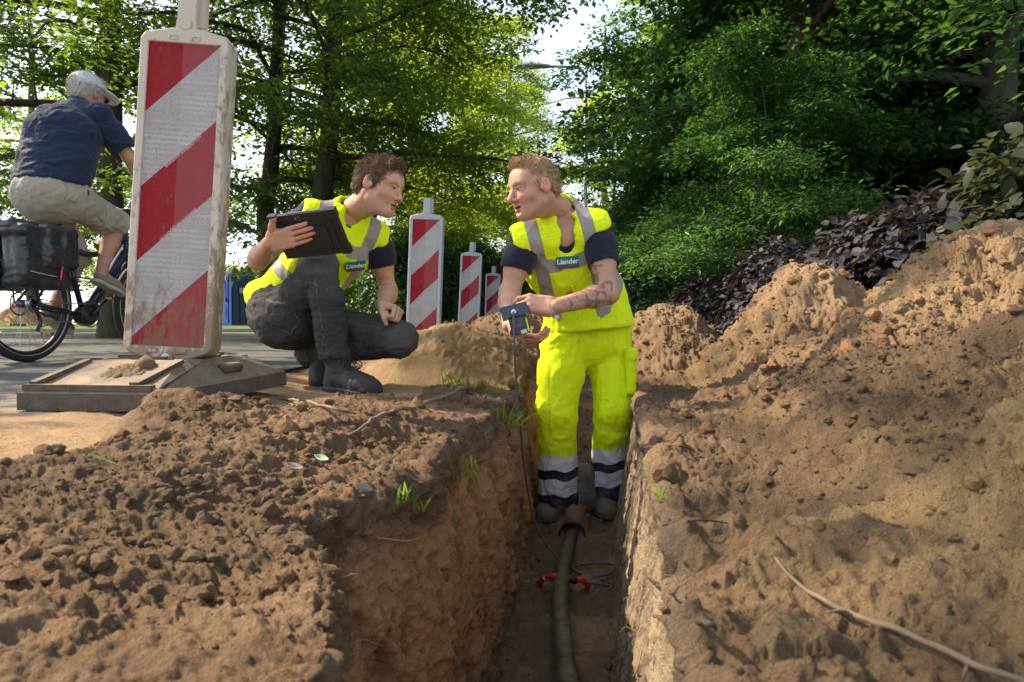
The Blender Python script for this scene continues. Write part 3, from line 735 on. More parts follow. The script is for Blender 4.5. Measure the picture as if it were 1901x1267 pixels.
ML_olive = leaf_material('olive_leaf', (.016, .028, .014), (.05, .068, .032), (.14, .15, .04), .3, .6, .3)
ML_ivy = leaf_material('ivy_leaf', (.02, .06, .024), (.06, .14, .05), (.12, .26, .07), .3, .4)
def bark_material(name, a, b):
    k = NB(name); co = k.scalev(k.coord(), (1, 1, .22)); n = k.noise(co, 14, 7, .7); n2 = k.noise(k.coord(), 2.2, 4)
    c = k.mix(k.rng(n, .3, .7), a, b); c = k.mix(k.rng(n2, .5, .7, 0, .45), c, (.06, .075, .04)); k.base(c, .92, 0, .2); k.bump(n, .03); return k.m
M_bark = bark_material('bark', (.030, .025, .018), (.085, .07, .05)); M_bark_pale = bark_material('smooth_bark', (.055, .052, .045), (.12, .11, .095))
def leaf_cloud(P, Nn, size, n_per, spread, r, droop=.35, fold=.25, aspect=.58, oval=False):
    """flat sprays of leaves round the points P with spray normals Nn -> V, tri faces, rnd"""
    m = len(P); n = m * n_per
    Pc = np.repeat(P, n_per, 0); N = np.repeat(Nn, n_per, 0) + r.normal(0, droop, (n, 3)); N /= np.linalg.norm(N, axis=1)[:, None] + 1e-9
    a = r.uniform(0, 2 * np.pi, n); rad = spread * np.sqrt(r.uniform(0, 1, n))
    t1 = np.cross(np.repeat(Nn, n_per, 0), r.normal(0, 1, (n, 3))); t1 /= np.linalg.norm(t1, axis=1)[:, None] + 1e-9
    pos = Pc + t1 * rad[:, None] + r.normal(0, spread * .12, (n, 3))
    d = t1 + r.normal(0, .5, (n, 3)) + np.array((0, 0, -.25)); d -= N * (d * N).sum(1)[:, None]; d /= np.linalg.norm(d, axis=1)[:, None] + 1e-9
    s = np.cross(N, d); L = size * r.uniform(.4, 1.45, n)[:, None]; w_ = L * aspect * .5
    rnd = np.clip(np.repeat(r.uniform(0, 1, m), n_per) * .4 + r.uniform(0, 1, n) * .6, 0, 1)
    if oval:
        g = lambda u, q, z: pos + d * L * u + s * w_ * q + N * L * z
        V = np.stack([g(0, 0, 0), g(.22, .8, .05), g(.5, 1.05, .07), g(.8, .6, .02), g(1.02, 0, -.1), g(.8, -.6, .02), g(.5, -1.05, .07), g(.22, -.8, .05), g(.5, 0, -.02)], 1).reshape(-1, 3); o = np.arange(n)[:, None] * 9
        return V, np.vstack([o + np.array([[8, i, (i + 1) % 8]]) for i in range(8)]), np.repeat(rnd, 9)
    v0 = pos; v1 = pos + d * L * .45 + s * w_ + N * L * fold * .3; v2 = pos + d * L - N * L * .12; v3 = pos + d * L * .45 - s * w_ + N * L * fold * .3
    V = np.stack([v0, v1, v2, v3], 1).reshape(-1, 3); o = np.arange(n)[:, None] * 4
    F = np.vstack([o + np.array([[0, 1, 2]]), o + np.array([[0, 2, 3]])])
    return V, F, np.repeat(rnd, 4)
def branches(h, r0, seed, crown_lo, crown_r, n_limb, lean=(0, 0), fork=None):
    """tapered trunk and limbs; returns mesh parts and the twig points"""
    r = np.random.default_rng(seed); parts = []; tw = []
    zs = np.linspace(-.2, h, 16); px = np.cumsum(r.normal(0, .035, 16)) + lean[0] * (zs / h) ; py = np.cumsum(r.normal(0, .035, 16)) + lean[1] * (zs / h)
    T = np.stack([px - px[0], py - py[0], zs], 1); rad = r0 * np.clip(1 - zs / h * .8, .12, 1) * (1 + .35 * np.exp(-np.clip(zs, 0, 9) / .25))
    TP = curve_pts(T, 45); parts.append(tube_np(TP, np.interp(np.linspace(0, 1, len(TP)), np.linspace(0, 1, 16), rad), 12))
    for i in range(n_limb):
        f = (i + r.uniform(0, 1)) / n_limb; z = crown_lo + (h - crown_lo) * f ** 1.25 * .95
        b = np.array([np.interp(z, zs, T[:, 0]), np.interp(z, zs, T[:, 1]), z]); a = i * 2.4 + r.uniform(-.5, .5)
        L = crown_r * (1 - .55 * max(0, (z - crown_lo) / (h - crown_lo)) ** 1.5) * r.uniform(.65, 1.1)
        rise = r.uniform(.05, .5); pts = [b]; d = np.array([math.cos(a), math.sin(a), rise])
        for s_ in range(6):
            d = d + r.normal(0, .13, 3) + np.array([0, 0, -.06 - .03 * s_]); d /= np.linalg.norm(d); pts.append(pts[-1] + d * L / 6)
        pts = np.array(pts); lr = np.interp(z, zs, rad) * r.uniform(.3, .5)
        parts.append(tube_np(curve_pts(pts, 18), np.linspace(lr, .012, 19), 7))
        for s_ in np.linspace(.22, 1, 9):
            q = s_ * 6; j = min(5, int(q)); p = pts[j] + (pts[j + 1] - pts[j]) * (q - j)
            for sd in (-1, 1):
                dd = unit(np.cross(pts[j + 1] - pts[j], (0, 0, 1))) * sd + unit(pts[j + 1] - pts[j]) * .5 + r.normal(0, .2, 3) + np.array((0, 0, -.05))
                ll = L * .38 * r.uniform(.5, 1.2) * (1.15 - .5 * s_); e = p + unit(dd) * ll; mid = p + unit(dd) * ll * .5 + np.array((0, 0, .05))
                parts.append(tube_np(np.array([p, mid, e]), np.array([max(.006, lr * .25 * (1.2 - s_)), .006, .003]), 4, False))
                for u_ in np.linspace(.25, 1.05, 5): tw.append(p + (e - p) * u_ + r.normal(0, .07, 3))
            tw.append(p)
    V, F = cat_parts(parts); return V, F, np.array(tw)
def tree_meshes(name, seed, h, r0, lo, cr, n_limb, leaf, per, spread, lean=(0, 0), keep=1., size=.10, aspect=.58, clear=0., oval=False):
    V, F, tw = branches(h, r0, seed, lo, cr, n_limb, lean); r = np.random.default_rng(seed + 100)
    wood = quads_clean(name + '_wood', V, F)
    if clear: tw = tw[~((np.abs(tw[:, 0]) < clear) & (tw[:, 1] < .6))]
    if keep < 1: tw = tw[r.uniform(0, 1, len(tw)) < keep]
    N = np.array((0, 0, 1.)) + r.normal(0, .28, (len(tw), 3)); N /= np.linalg.norm(N, axis=1)[:, None]
    LV, LF, rnd = leaf_cloud(tw, N, size, per, spread, r, aspect=aspect, oval=oval)
    return wood, mesh_np(name + '_leaves', LV, LF, True, {'rnd': rnd})
def shrub_meshes(name, seed, rx, ry, h, n, per, size, spread, leafmat_aspect=.6, lowf=0., stems=9, noise=.25, shell=.55):
    r = np.random.default_rng(seed); d = r.normal(0, 1, (n, 3)); d[:, 2] = np.abs(d[:, 2]) ; d /= np.linalg.norm(d, axis=1)[:, None]
    rad = r.uniform(shell, 1, n) ** .5 * (1 + noise * fbm(d * 2.6, 3, seed)); P = d * rad[:, None] * np.array((rx, ry, h)); P[:, 2] = np.abs(P[:, 2]) * (1 - lowf) + lowf * h * r.uniform(0, 1, n)
    N = d * np.array((1, 1, .6)) + np.array((0, 0, .7)) + r.normal(0, .3, (n, 3)); N /= np.linalg.norm(N, axis=1)[:, None]
    LV, LF, rnd = leaf_cloud(P, N, size, per, spread, r, aspect=leafmat_aspect, oval=size < .08)
    parts = []
    for i in range(stems):
        e = P[r.integers(n)] * .9; b = e * np.array((.12, .12, 0)) + np.array((0, 0, -.05)); m = (b + e) / 2 + np.array((0, 0, .12 * h)) + r.normal(0, .05, 3) * rx
        parts.append(tube_np(curve_pts([b, m, e], 10), np.linspace(.02 * h ** .5, .004, 11), 6))
    V, F = cat_parts(parts)
    return quads_clean(name + '_stems', V, F), mesh_np(name + '_leaves', LV, LF, True, {'rnd': rnd})
def plant(kind, meshes, loc, rotz, sc, lm, bm_, label, cat, group=None, parts=('trunk', 'crown')):
    o = empty(kind, loc, label, cat, group); o.rotation_euler[2] = rotz
    o.scale = (sc, sc, sc) if np.isscalar(sc) else sc
    for me, nm, m in ((meshes[0], parts[0], bm_), (meshes[1], parts[1], lm)):
        c = bpy.data.objects.new(nm, me); C.objects.link(c); c.parent = o
        if not me.materials: me.materials.append(m)
        c.material_slots[0].link = 'OBJECT'; c.material_slots[0].material = m
    return o
TA = tree_meshes('broadleaf_a', 1, 13, .21, 1.9, 4.6, 32, 0, 20, .34, clear=1.0)
TB = tree_meshes('broadleaf_b', 2, 12, .19, 2.9, 4.2, 26, 0, 20, .34, (.5, 0), clear=1.0)
TD = tree_meshes('broadleaf_d', 4, 12, .2, 1.2, 4.0, 36, 0, 20, .33)
TE = tree_meshes('roadside_tree', 9, 12, .2, 3.4, 4.4, 26, 0, 20, .34, keep=.15)
TC = tree_meshes('young_tree', 3, 6.5, .055, .9, 2.3, 24, 0, 20, .24, size=.072, oval=True)
BU = shrub_meshes('understorey', 5, 1.5, 1.3, 2.6, 1500, 20, .10, .22, lowf=.25)
RO = tree_meshes('robinia', 6, 5.2, .04, 1.0, 2.2, 26, 0, 16, .24, size=.085, aspect=.42)
PX = lambda px, D: ((px - CX) / FPX * D, D)
def at(px, D, z=0.): return (*PX(px, D), z)
G_L = 'tall trees on the far side of the road'; G_R = 'trees standing in the wood on the right'
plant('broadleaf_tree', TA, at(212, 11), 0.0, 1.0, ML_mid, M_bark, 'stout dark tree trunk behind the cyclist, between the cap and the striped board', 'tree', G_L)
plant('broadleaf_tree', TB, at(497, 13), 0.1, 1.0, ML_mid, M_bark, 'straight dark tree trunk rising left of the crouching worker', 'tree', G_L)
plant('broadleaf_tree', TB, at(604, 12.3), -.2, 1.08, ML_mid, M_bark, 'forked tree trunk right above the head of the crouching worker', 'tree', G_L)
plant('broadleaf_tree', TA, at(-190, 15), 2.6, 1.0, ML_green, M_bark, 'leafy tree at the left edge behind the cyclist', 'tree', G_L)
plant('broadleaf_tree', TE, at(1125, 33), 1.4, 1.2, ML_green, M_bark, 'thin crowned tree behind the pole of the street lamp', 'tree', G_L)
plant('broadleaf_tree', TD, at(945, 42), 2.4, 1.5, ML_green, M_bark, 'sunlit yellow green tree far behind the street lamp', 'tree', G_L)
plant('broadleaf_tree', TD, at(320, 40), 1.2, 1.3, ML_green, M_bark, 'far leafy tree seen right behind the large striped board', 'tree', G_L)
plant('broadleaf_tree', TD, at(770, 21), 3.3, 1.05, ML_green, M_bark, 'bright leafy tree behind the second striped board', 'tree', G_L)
plant('broadleaf_tree', TE, (-7.6, 4.6, 0), 0.7, 1.0, ML_green, M_bark, 'tree added beside the road to dapple the sunlight, its trunk out of view', 'tree', G_L)  # added tree standing out of view, thinned to dapple the sun on the heaps
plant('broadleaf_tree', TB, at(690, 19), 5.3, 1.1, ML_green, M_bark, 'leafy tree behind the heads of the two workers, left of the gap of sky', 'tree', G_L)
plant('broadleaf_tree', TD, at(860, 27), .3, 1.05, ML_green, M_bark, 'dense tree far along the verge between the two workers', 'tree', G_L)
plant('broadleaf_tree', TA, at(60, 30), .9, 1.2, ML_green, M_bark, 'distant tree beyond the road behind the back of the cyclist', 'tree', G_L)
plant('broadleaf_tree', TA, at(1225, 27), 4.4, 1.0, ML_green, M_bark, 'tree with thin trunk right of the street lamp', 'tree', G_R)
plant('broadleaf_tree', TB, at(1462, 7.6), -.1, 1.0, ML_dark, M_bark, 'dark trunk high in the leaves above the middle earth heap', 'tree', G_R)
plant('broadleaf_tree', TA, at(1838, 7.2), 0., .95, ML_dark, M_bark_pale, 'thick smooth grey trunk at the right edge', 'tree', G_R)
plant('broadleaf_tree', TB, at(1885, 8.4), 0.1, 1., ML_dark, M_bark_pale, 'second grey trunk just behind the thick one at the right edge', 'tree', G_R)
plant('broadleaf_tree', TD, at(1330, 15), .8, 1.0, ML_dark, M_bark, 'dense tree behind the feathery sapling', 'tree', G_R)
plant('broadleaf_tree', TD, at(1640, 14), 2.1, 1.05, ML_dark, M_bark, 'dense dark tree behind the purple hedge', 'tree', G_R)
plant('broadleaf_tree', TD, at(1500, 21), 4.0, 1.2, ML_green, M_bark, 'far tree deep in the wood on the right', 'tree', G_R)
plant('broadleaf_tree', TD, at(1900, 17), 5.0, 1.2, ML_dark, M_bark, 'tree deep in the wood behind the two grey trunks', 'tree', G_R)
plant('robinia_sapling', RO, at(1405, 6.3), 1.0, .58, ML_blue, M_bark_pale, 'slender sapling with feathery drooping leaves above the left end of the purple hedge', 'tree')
G_S = 'leafy young trees at the edge of the wood'
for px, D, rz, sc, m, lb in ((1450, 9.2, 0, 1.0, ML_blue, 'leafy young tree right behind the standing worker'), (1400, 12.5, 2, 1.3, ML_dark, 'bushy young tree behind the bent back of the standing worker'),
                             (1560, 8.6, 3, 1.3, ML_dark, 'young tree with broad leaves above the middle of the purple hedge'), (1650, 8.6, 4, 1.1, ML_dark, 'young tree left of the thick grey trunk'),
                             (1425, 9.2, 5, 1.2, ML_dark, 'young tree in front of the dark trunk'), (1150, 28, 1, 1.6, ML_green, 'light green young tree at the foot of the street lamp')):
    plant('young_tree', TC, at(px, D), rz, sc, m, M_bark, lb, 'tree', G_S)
G_B = 'bushes at the edge of the wood'
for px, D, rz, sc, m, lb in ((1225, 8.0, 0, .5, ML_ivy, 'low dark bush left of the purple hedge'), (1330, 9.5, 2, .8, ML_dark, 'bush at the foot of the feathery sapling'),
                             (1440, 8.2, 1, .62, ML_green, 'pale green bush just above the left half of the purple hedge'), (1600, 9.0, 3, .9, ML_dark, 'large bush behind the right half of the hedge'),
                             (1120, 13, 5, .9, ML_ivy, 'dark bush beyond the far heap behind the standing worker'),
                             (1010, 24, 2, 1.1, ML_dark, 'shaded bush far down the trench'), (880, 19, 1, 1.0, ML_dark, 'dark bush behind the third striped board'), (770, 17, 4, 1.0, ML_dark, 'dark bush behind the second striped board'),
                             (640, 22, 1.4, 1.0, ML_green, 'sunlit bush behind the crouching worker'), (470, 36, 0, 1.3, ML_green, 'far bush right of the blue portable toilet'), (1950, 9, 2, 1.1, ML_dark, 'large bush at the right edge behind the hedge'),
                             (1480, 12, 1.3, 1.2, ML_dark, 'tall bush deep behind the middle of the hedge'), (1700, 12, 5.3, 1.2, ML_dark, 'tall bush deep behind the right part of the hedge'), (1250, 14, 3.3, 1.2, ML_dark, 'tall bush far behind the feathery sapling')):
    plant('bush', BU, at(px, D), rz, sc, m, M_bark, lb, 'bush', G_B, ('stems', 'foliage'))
# copper beech hedge in clumps, growing taller towards the camera's right
HB = shrub_meshes('hedge_a', 15, .62, .5, .95, 800, 16, .062, .12, .66, lowf=.12, stems=14, noise=.35, shell=.35)
HC = shrub_meshes('hedge_b', 16, .6, .5, 1.0, 780, 16, .062, .13, .66, lowf=.12, stems=14, noise=.35, shell=.35)
hl = ['lowest purple leaved bush at the left end of the hedge', 'second purple bush from the left end of the hedge', 'purple bush of the hedge behind the middle earth heap',
      'purple bush of the hedge just left of the big earth heap', 'dark purple green bush behind the top of the big earth heap', 'olive and purple bush reaching out at the right edge']
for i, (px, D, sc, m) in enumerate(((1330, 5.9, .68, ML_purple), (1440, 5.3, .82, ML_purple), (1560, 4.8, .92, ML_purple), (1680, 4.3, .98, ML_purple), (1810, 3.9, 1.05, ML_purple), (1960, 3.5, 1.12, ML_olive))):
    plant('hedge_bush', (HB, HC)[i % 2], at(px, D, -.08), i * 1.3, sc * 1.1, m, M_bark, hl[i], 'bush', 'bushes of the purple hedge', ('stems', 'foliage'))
# ---------------------------------------------------------------- striped boards on rubber feet
def board_material(name, dirt=1.0, seed=0.):
    k = NB(name); co = k.coord(); s = k.new_sep(co); x, z = s[0], s[2]
    q = k.math('ADD', k.math('SUBTRACT', 1.003, z), k.math('SUBTRACT', x, .111)); fr = k.math('FRACT', k.math('DIVIDE', k.math('ADD', q, 4.71), .471))
    isred = k.math('GREATER_THAN', fr, .5)
    v = k.vor(k.scalev(co, (1, 1, 1)), 210, 'DISTANCE_TO_EDGE'); cell = k.rng(v, .02, .18)
    seam = k.math('GREATER_THAN', x, -.004)
    red = k.mix(cell, (.22, .006, .012), (.34, .010, .018)); wh = k.mix(cell, (.30, .285, .275), (.44, .42, .41))
    c = k.mix(isred, wh, red); c = k.mix(k.math('MULTIPLY', seam, .05), c, (.95, .9, .88))
    band = k.math('MULTIPLY', k.math('SUBTRACT', 1.0, isred), k.rng(k.math('FRACT', k.math('MULTIPLY', z, 62)), .35, .65)); band = k.math('MULTIPLY', band, k.rng(k.noise(k.scalev(co, (1, 1, 4)), 3, 2), .45, .6, 0, .2)); c = k.mix(band, c, (.8, .79, .78))
    n = k.noise(k.scalev(co, (1, 1, .35)), 42, 6, .75); low = k.rng(z, .32, .04, 0, .22 * dirt); d = k.rng(k.math('ADD', n, low), .60, .72, 0, .75)
    c = k.mix(d, c, (.22, .14, .08)); c = k.mix(k.rng(k.noise(co, 8, 4), .4, .8, 0, .25), c, k.mix(1., c, (.75, .7, .62), 'MULTIPLY'))
    k.base(c, .45, 0, .22); k.bump(k.math('ADD', cell, k.math('MULTIPLY', n, .5)), .0012); return k.m
def plastic_frame_material(name, col, dirt):
    k = NB(name); co = k.coord(); s = k.new_sep(co)
    n = k.noise(k.scalev(co, (1, 1, .5)), 34, 8, .75); n2 = k.noise(co, 5, 4)
    c = k.mix(n2, tuple(a * .85 for a in col), tuple(min(1, a * 1.08) for a in col))
    low = k.rng(s[2], .55, .0, 0, .2 * dirt); right = k.rng(s[0], .09, .15, 0, .10 * dirt)
    d = k.rng(k.math('ADD', k.math('ADD', n, low), right), .57, .68, 0, .85 * min(1, dirt)); c = k.mix(d, c, (.20, .125, .07)); k.base(c, .5, 0, .4)
    k.bump(k.math('ADD', n, k.math('MULTIPLY', n2, 2)), .002); return k.m
def rubber_material():
    k = NB('dusty_rubber'); co = k.coord(); n = k.noise(co, 16, 7, .7); n2 = k.noise(co, 90, 4, .7); g = k.new('NewGeometry').outputs['Normal']; up = k.new_sep(g)[2]
    c = k.mix(k.rng(n, .3, .7), (.05, .042, .035), (.115, .094, .07)); dust = k.math('MULTIPLY', k.rng(up, .2, .95, .06, 1), k.rng(n, .25, .6, .3, 1)); c = k.mix(k.math('MULTIPLY', dust, .85), c, (.30, .225, .155))
    c = k.mix(k.rng(n2, .6, .7, 0, .4), c, (.4, .31, .21)); k.base(c, .85, 0, .3); k.bump(n2, .003); return k.m
M_rubber = rubber_material()
M_bolt = simple('zinc_bolt', (.45, .45, .44), .35, .9)
def txt_mesh(text, size, extrude=.0006, font_bold=0., align='CENTER'):
    cu = bpy.data.curves.new('lettering', 'FONT'); cu.body = text; cu.size = size; cu.extrude = extrude; cu.align_x = align; cu.align_y = 'CENTER'; cu.offset = font_bold
    ob = bpy.data.objects.new('lettering', cu); C.objects.link(ob); dg = bpy.context.evaluated_depsgraph_get()
    me = bpy.data.meshes.new_from_object(ob.evaluated_get(dg)); bpy.data.objects.remove(ob); return me
def place_mesh(name, me, M4, mat, parent):
    o = link(name, me, mat); o.parent = parent; o.matrix_local = M4; return o
OUT = [(-.125, .028), (-.045, -.002), (.045, -.002), (.125, .028), (.138, .045), (.138, 1.015), (.125, 1.035), (.04, 1.052), (.04, 1.052), (-.04, 1.052), (-.04, 1.052), (-.125, 1.035), (-.138, 1.015), (-.138, .045)]
def make_board(name, frame_m, sheet_m, text=True):
    root = empty(name, (0, 0, 0)); bm = bmesh.new()
    o = [p for i, p in enumerate(OUT) if i not in (8, 10)]
    inr = [(-.111, .048), (-.045, .048), (.045, .048), (.111, .048), (.111, .052), (.111, .997), (.111, 1.003), (.036, 1.003), (-.036, 1.003), (-.111, 1.003), (-.111, .997), (-.111, .052)]
    n = len(o); A = [bm.verts.new((x, -.0, z)) for x, z in o]; B = [bm.verts.new((x * .97, -.012, .5 + (z - .5) * .992)) for x, z in o]
    Ci = [bm.verts.new((x, -.012, z)) for x, z in inr]; Di = [bm.verts.new((x, -.005, z)) for x, z in inr]
    Bk = [bm.verts.new((x, .066, z)) for x, z in o]
    for i in range(n):
        j = (i + 1) % n; bm.faces.new((A[i], A[j], B[j], B[i])); bm.faces.new((B[i], B[j], Ci[j], Ci[i])); bm.faces.new((Ci[i], Ci[j], Di[j], Di[i])); bm.faces.new((A[j], A[i], Bk[i], Bk[j]))
    bm.faces.new(Bk); bm.faces.new(Di)
    # groove along the sides between the two halves
    me = bm_mesh('frame', bm, smooth=False); fr = link('frame', me, frame_m); fr.parent = root
    md = fr.modifiers.new('bevel', 'BEVEL'); md.width = .003; md.segments = 2; md.limit_method = 'ANGLE'; md.angle_limit = R(35)
    bm = bmesh.new(); vs = [bm.verts.new((x, -.0065, z)) for x, z in ((-.111, .048), (.111, .048), (.111, 1.003), (-.111, 1.003))]; bm.faces.new(vs)
    sh = link('reflective_sheet', bm_mesh('reflective_sheet', bm), sheet_m); sh.parent = root
    bm = bmesh.new()
    prism(bm, [(-.031, 1.045), (.031, 1.045), (.031, 1.06), (.028, 1.075), (.0285, 1.17), (.022, 1.178), (-.022, 1.178), (-.0285, 1.17), (-.028, 1.075), (-.031, 1.06)], -.008, .03)
    box(bm, (.031 + .006, .03, 1.12), (.02, .03, .11))
    h_ = link('lifting_handle', bm_mesh('lifting_handle', bm, bevel=.003), frame_m); h_.parent = root
    bm = bmesh.new(); bmesh.ops.create_cone(bm, cap_ends=True, segments=24, radius1=.019, radius2=.017, depth=.006, matrix=Matrix.Translation((0, -.011, 1.062)) @ Matrix.Rotation(R(90), 4, 'X'))
    for sx in (-1, 1): box(bm, (sx * .034, -.0125, 1.024), (.024, .004, .004)); box(bm, (sx * .034 - .012, -.0125, 1.018), (.003, .004, .012)); box(bm, (sx * .034 + .012, -.0125, 1.018), (.003, .004, .012)); box(bm, (sx * .034, -.0122, 1.012), (.024, .003, .002))
    m_ = link('moulded_slot', bm_mesh('moulded_slot', bm), frame_m); m_.parent = root
    bm = bmesh.new(); bmesh.ops.create_cone(bm, cap_ends=True, segments=20, radius1=.026, radius2=.022, depth=.02, matrix=Matrix.Translation((0, -.008, .012)) @ Matrix.Rotation(R(90), 4, 'X'))
    for sx in (-1, 1): bmesh.ops.create_cone(bm, cap_ends=True, segments=14, radius1=.012, radius2=.009, depth=.03, matrix=Matrix.Translation((sx * .045, -.008, .033)) @ Matrix.Rotation(R(90), 4, 'Y'))
    b_ = link('bottom_socket', bm_mesh('bottom_socket', bm, smooth=False), frame_m); b_.parent = root
    bm = bmesh.new(); bmesh.ops.create_cone(bm, cap_ends=True, segments=6, radius1=.008, radius2=.008, depth=.008, matrix=Matrix.Translation((0, -.021, .014)) @ Matrix.Rotation(R(90), 4, 'X'))
    bmesh.ops.create_cone(bm, cap_ends=True, segments=18, radius1=.013, radius2=.013, depth=.003, matrix=Matrix.Translation((0, -.0185, .014)) @ Matrix.Rotation(R(90), 4, 'X'))
    b2 = link('bolt', bm_mesh('bolt', bm), M_bolt); b2.parent = b_
    if text:
        wt = simple('print_white', (.5, .42, .40), .5); rt = simple('print_red', (.55, .22, .2), .5)
        for i, (x, z, flip) in enumerate(((.012, .665, 0), (.012, .432, 1))):
            M4 = Matrix.Translation((x, -.0072, z)) @ Matrix.Rotation(R(-45 if False else 0), 4, 'Y') @ Matrix.Rotation(R(90), 4, 'X') @ Matrix.Rotation(R(45 + 180 * flip), 4, 'Z')
            place_mesh('printed_web_address', txt_mesh('Bukoinfrasupport.nl', .0185, .0001), M4, wt, sh)
    return root
def make_foot():
    """rubber foot, long along y, with a stepped middle block, sloping ends and grips"""
    bm = bmesh.new(); L, Wd = .40, .20
    prof = [(-L, 0), (-L, .046), (-L + .012, .060), (-.17, .122), (-.02, .122), (.12, .126), (.22, .120), (L - .012, .052), (L, .036), (L, 0)]
    n = len(prof); a = [bm.verts.new((-Wd + (.045 if z > .08 else 0), y, z)) for y, z in prof]; b = [bm.verts.new((Wd - (.075 if z > .08 else 0), y, z)) for y, z in prof]
    bm.faces.new(a[::-1]); bm.faces.new(b)
    for i in range(n): bm.faces.new((a[i], a[(i + 1) % n], b[(i + 1) % n], b[i]))
    me = bm_mesh('body', bm, bevel=.020, seg=4, angle=20); root = link('rubber_foot', me, M_rubber)
    bm = bmesh.new()   # raised rim along the sloping end, side blocks and lugs on the top
    sl = math.atan2(.053, .218); Rm = Matrix.Rotation(sl, 3, 'X')
    for x, w_ in ((-.160, .022), (.132, .028)): box(bm, (x, -.285, .097), (w_, .215, .012), Rm)
    box(bm, (0, -.388, .062), (.37, .022, .016)); box(bm, (-.12, .0, .126), (.10, .07, .016)); box(bm, (-.02, -.075, .124), (.11, .06, .014)); box(bm, (.08, .03, .125), (.08, .09, .014)); box(bm, (-.03, .15, .128), (.2, .07, .014)); box(bm, (.06, .24, .110), (.09, .09, .02))
    rel = link('moulded_ribs', bm_mesh('moulded_ribs', bm, bevel=.005, seg=2), M_rubber); rel.parent = root
    bm = bmesh.new(); bmesh.ops.create_cone(bm, cap_ends=True, segments=14, radius1=.018, radius2=.018, depth=.10, matrix=Matrix.Translation((.168, .045, .088)) @ Matrix.Rotation(R(90), 4, 'X'))
    g_ = link('carrying_grip', bm_mesh('carrying_grip', bm, smooth=True), M_rubber); g_.parent = root
    bm = bmesh.new(); box(bm, (0, -.045, .118), (.10, .05, .03)); pl = link('socket', bm_mesh('socket', bm, bevel=.004), M_rubber); pl.parent = root
    return root
M_fr1 = plastic_frame_material('cream_plastic', (.50, .44, .36), 1.0); M_fr2 = plastic_frame_material('grey_plastic', (.36, .39, .42), .25)
M_sh1 = board_material('striped_sheet_dirty', 1.); M_sh2 = board_material('striped_sheet', .3)
GB = 'striped boards standing in a row beside the trench'
b1 = make_board('striped_board', M_fr1, M_sh1); x, y = PX(311, 2.15)
b1.location = (x, y, .118); b1.rotation_euler = (R(-1.5), R(3.3), R(3)); tag(b1, 'large nearest red and white striped board with dirty cream frame standing on the rubber foot', 'traffic board', GB)
b2 = make_board('striped_board', M_fr2, M_sh2)
brs = [((784, 638), 5.55, 2.2, 'second striped board in grey frame directly right of the face of the crouching worker'), ((869, 622), 8.7, 2.6, 'third striped board, smaller, half way between the two workers'),
       ((913, 615), 12.4, 1.5, 'fourth striped board, tiny, just left of the forearm of the standing worker')]
for i, ((px, py), D, lean, lb) in enumerate(brs):
    o = b2 if i == 0 else copy_tree(b2); p = W(px, py, D); o.location = (p[0], p[1], p[2]); o.rotation_euler = (0, R(lean), R(-4)); tag(o, lb, 'traffic board', GB)
ft = make_foot(); ft.location = (-1.10, 2.22, .004); ft.rotation_euler = (0, 0, R(-6)); tag(ft, 'dusty grey rubber foot under the nearest striped board, earth spilled on it', 'sign foot')
# spilled soil on the foot
def crumb_pile(name, c, rx, ry, h, n, seed, zf=None, label='', smin=.003):
    r = np.random.default_rng(seed); g = 60; a, b = np.meshgrid(np.linspace(-1, 1, g), np.linspace(-1, 1, g)); q = np.hypot(a, b) * (1 + .25 * vnoise(np.stack([a * 2, b * 2, 0 * a], -1), seed))
    z = h * np.clip(1 - q, 0, 1) ** .8 - .012 * (q > 1); X = c[0] + a * rx; Y = c[1] + b * ry; base = zf(X, Y) if zf else c[2]
    w_, val = worley2(X / .016, Y / .016, seed); z = z + np.where(q < 1, .007 * np.clip(1 - w_ / .6, 0, 1), 0)
    V = np.stack([X, Y, base + z], -1).reshape(-1, 3); i = (np.arange(g - 1)[:, None] * g + np.arange(g - 1)).ravel(); F = np.stack([i, i + 1, i + g + 1, i + g], -1)
    F = F[(q.ravel()[F] < 1.12).any(1)]; T = np.vstack([F[:, :3], F[:, [0, 2, 3]]]); parts = [(V, T)]
    for j in range(n):
        u = r.normal(0, .48, 2); s = smin + .002 * r.pareto(3); x, y = c[0] + u[0] * rx, c[1] + u[1] * ry; Vb, Fb = blob(j % 7, 1)
        zb = (zf(np.array([x]), np.array([y]))[0] if zf else c[2]) + h * max(0, 1 - math.hypot(*u)) ** .8; parts.append((Vb * s + (x, y, zb), Fb))
    V, F = cat_parts(parts); col = np.array((.30, .21, .13)) * (1 + .25 * fbm(V * 40, 3, seed))[:, None]
    return tag(link(name, mesh_np(name, V, F, True, {'col': col, 'moist': np.zeros(len(V))}), M_soil), label, 'soil', kind='stuff')
crumb_pile('spilled_soil', (-1.10, 1.975, 0), .105, .085, .032, 260, 4, lambda X, Y: np.interp(Y, [1.87, 2.1], [.060, .118]), 'earth spilled on the rubber foot')
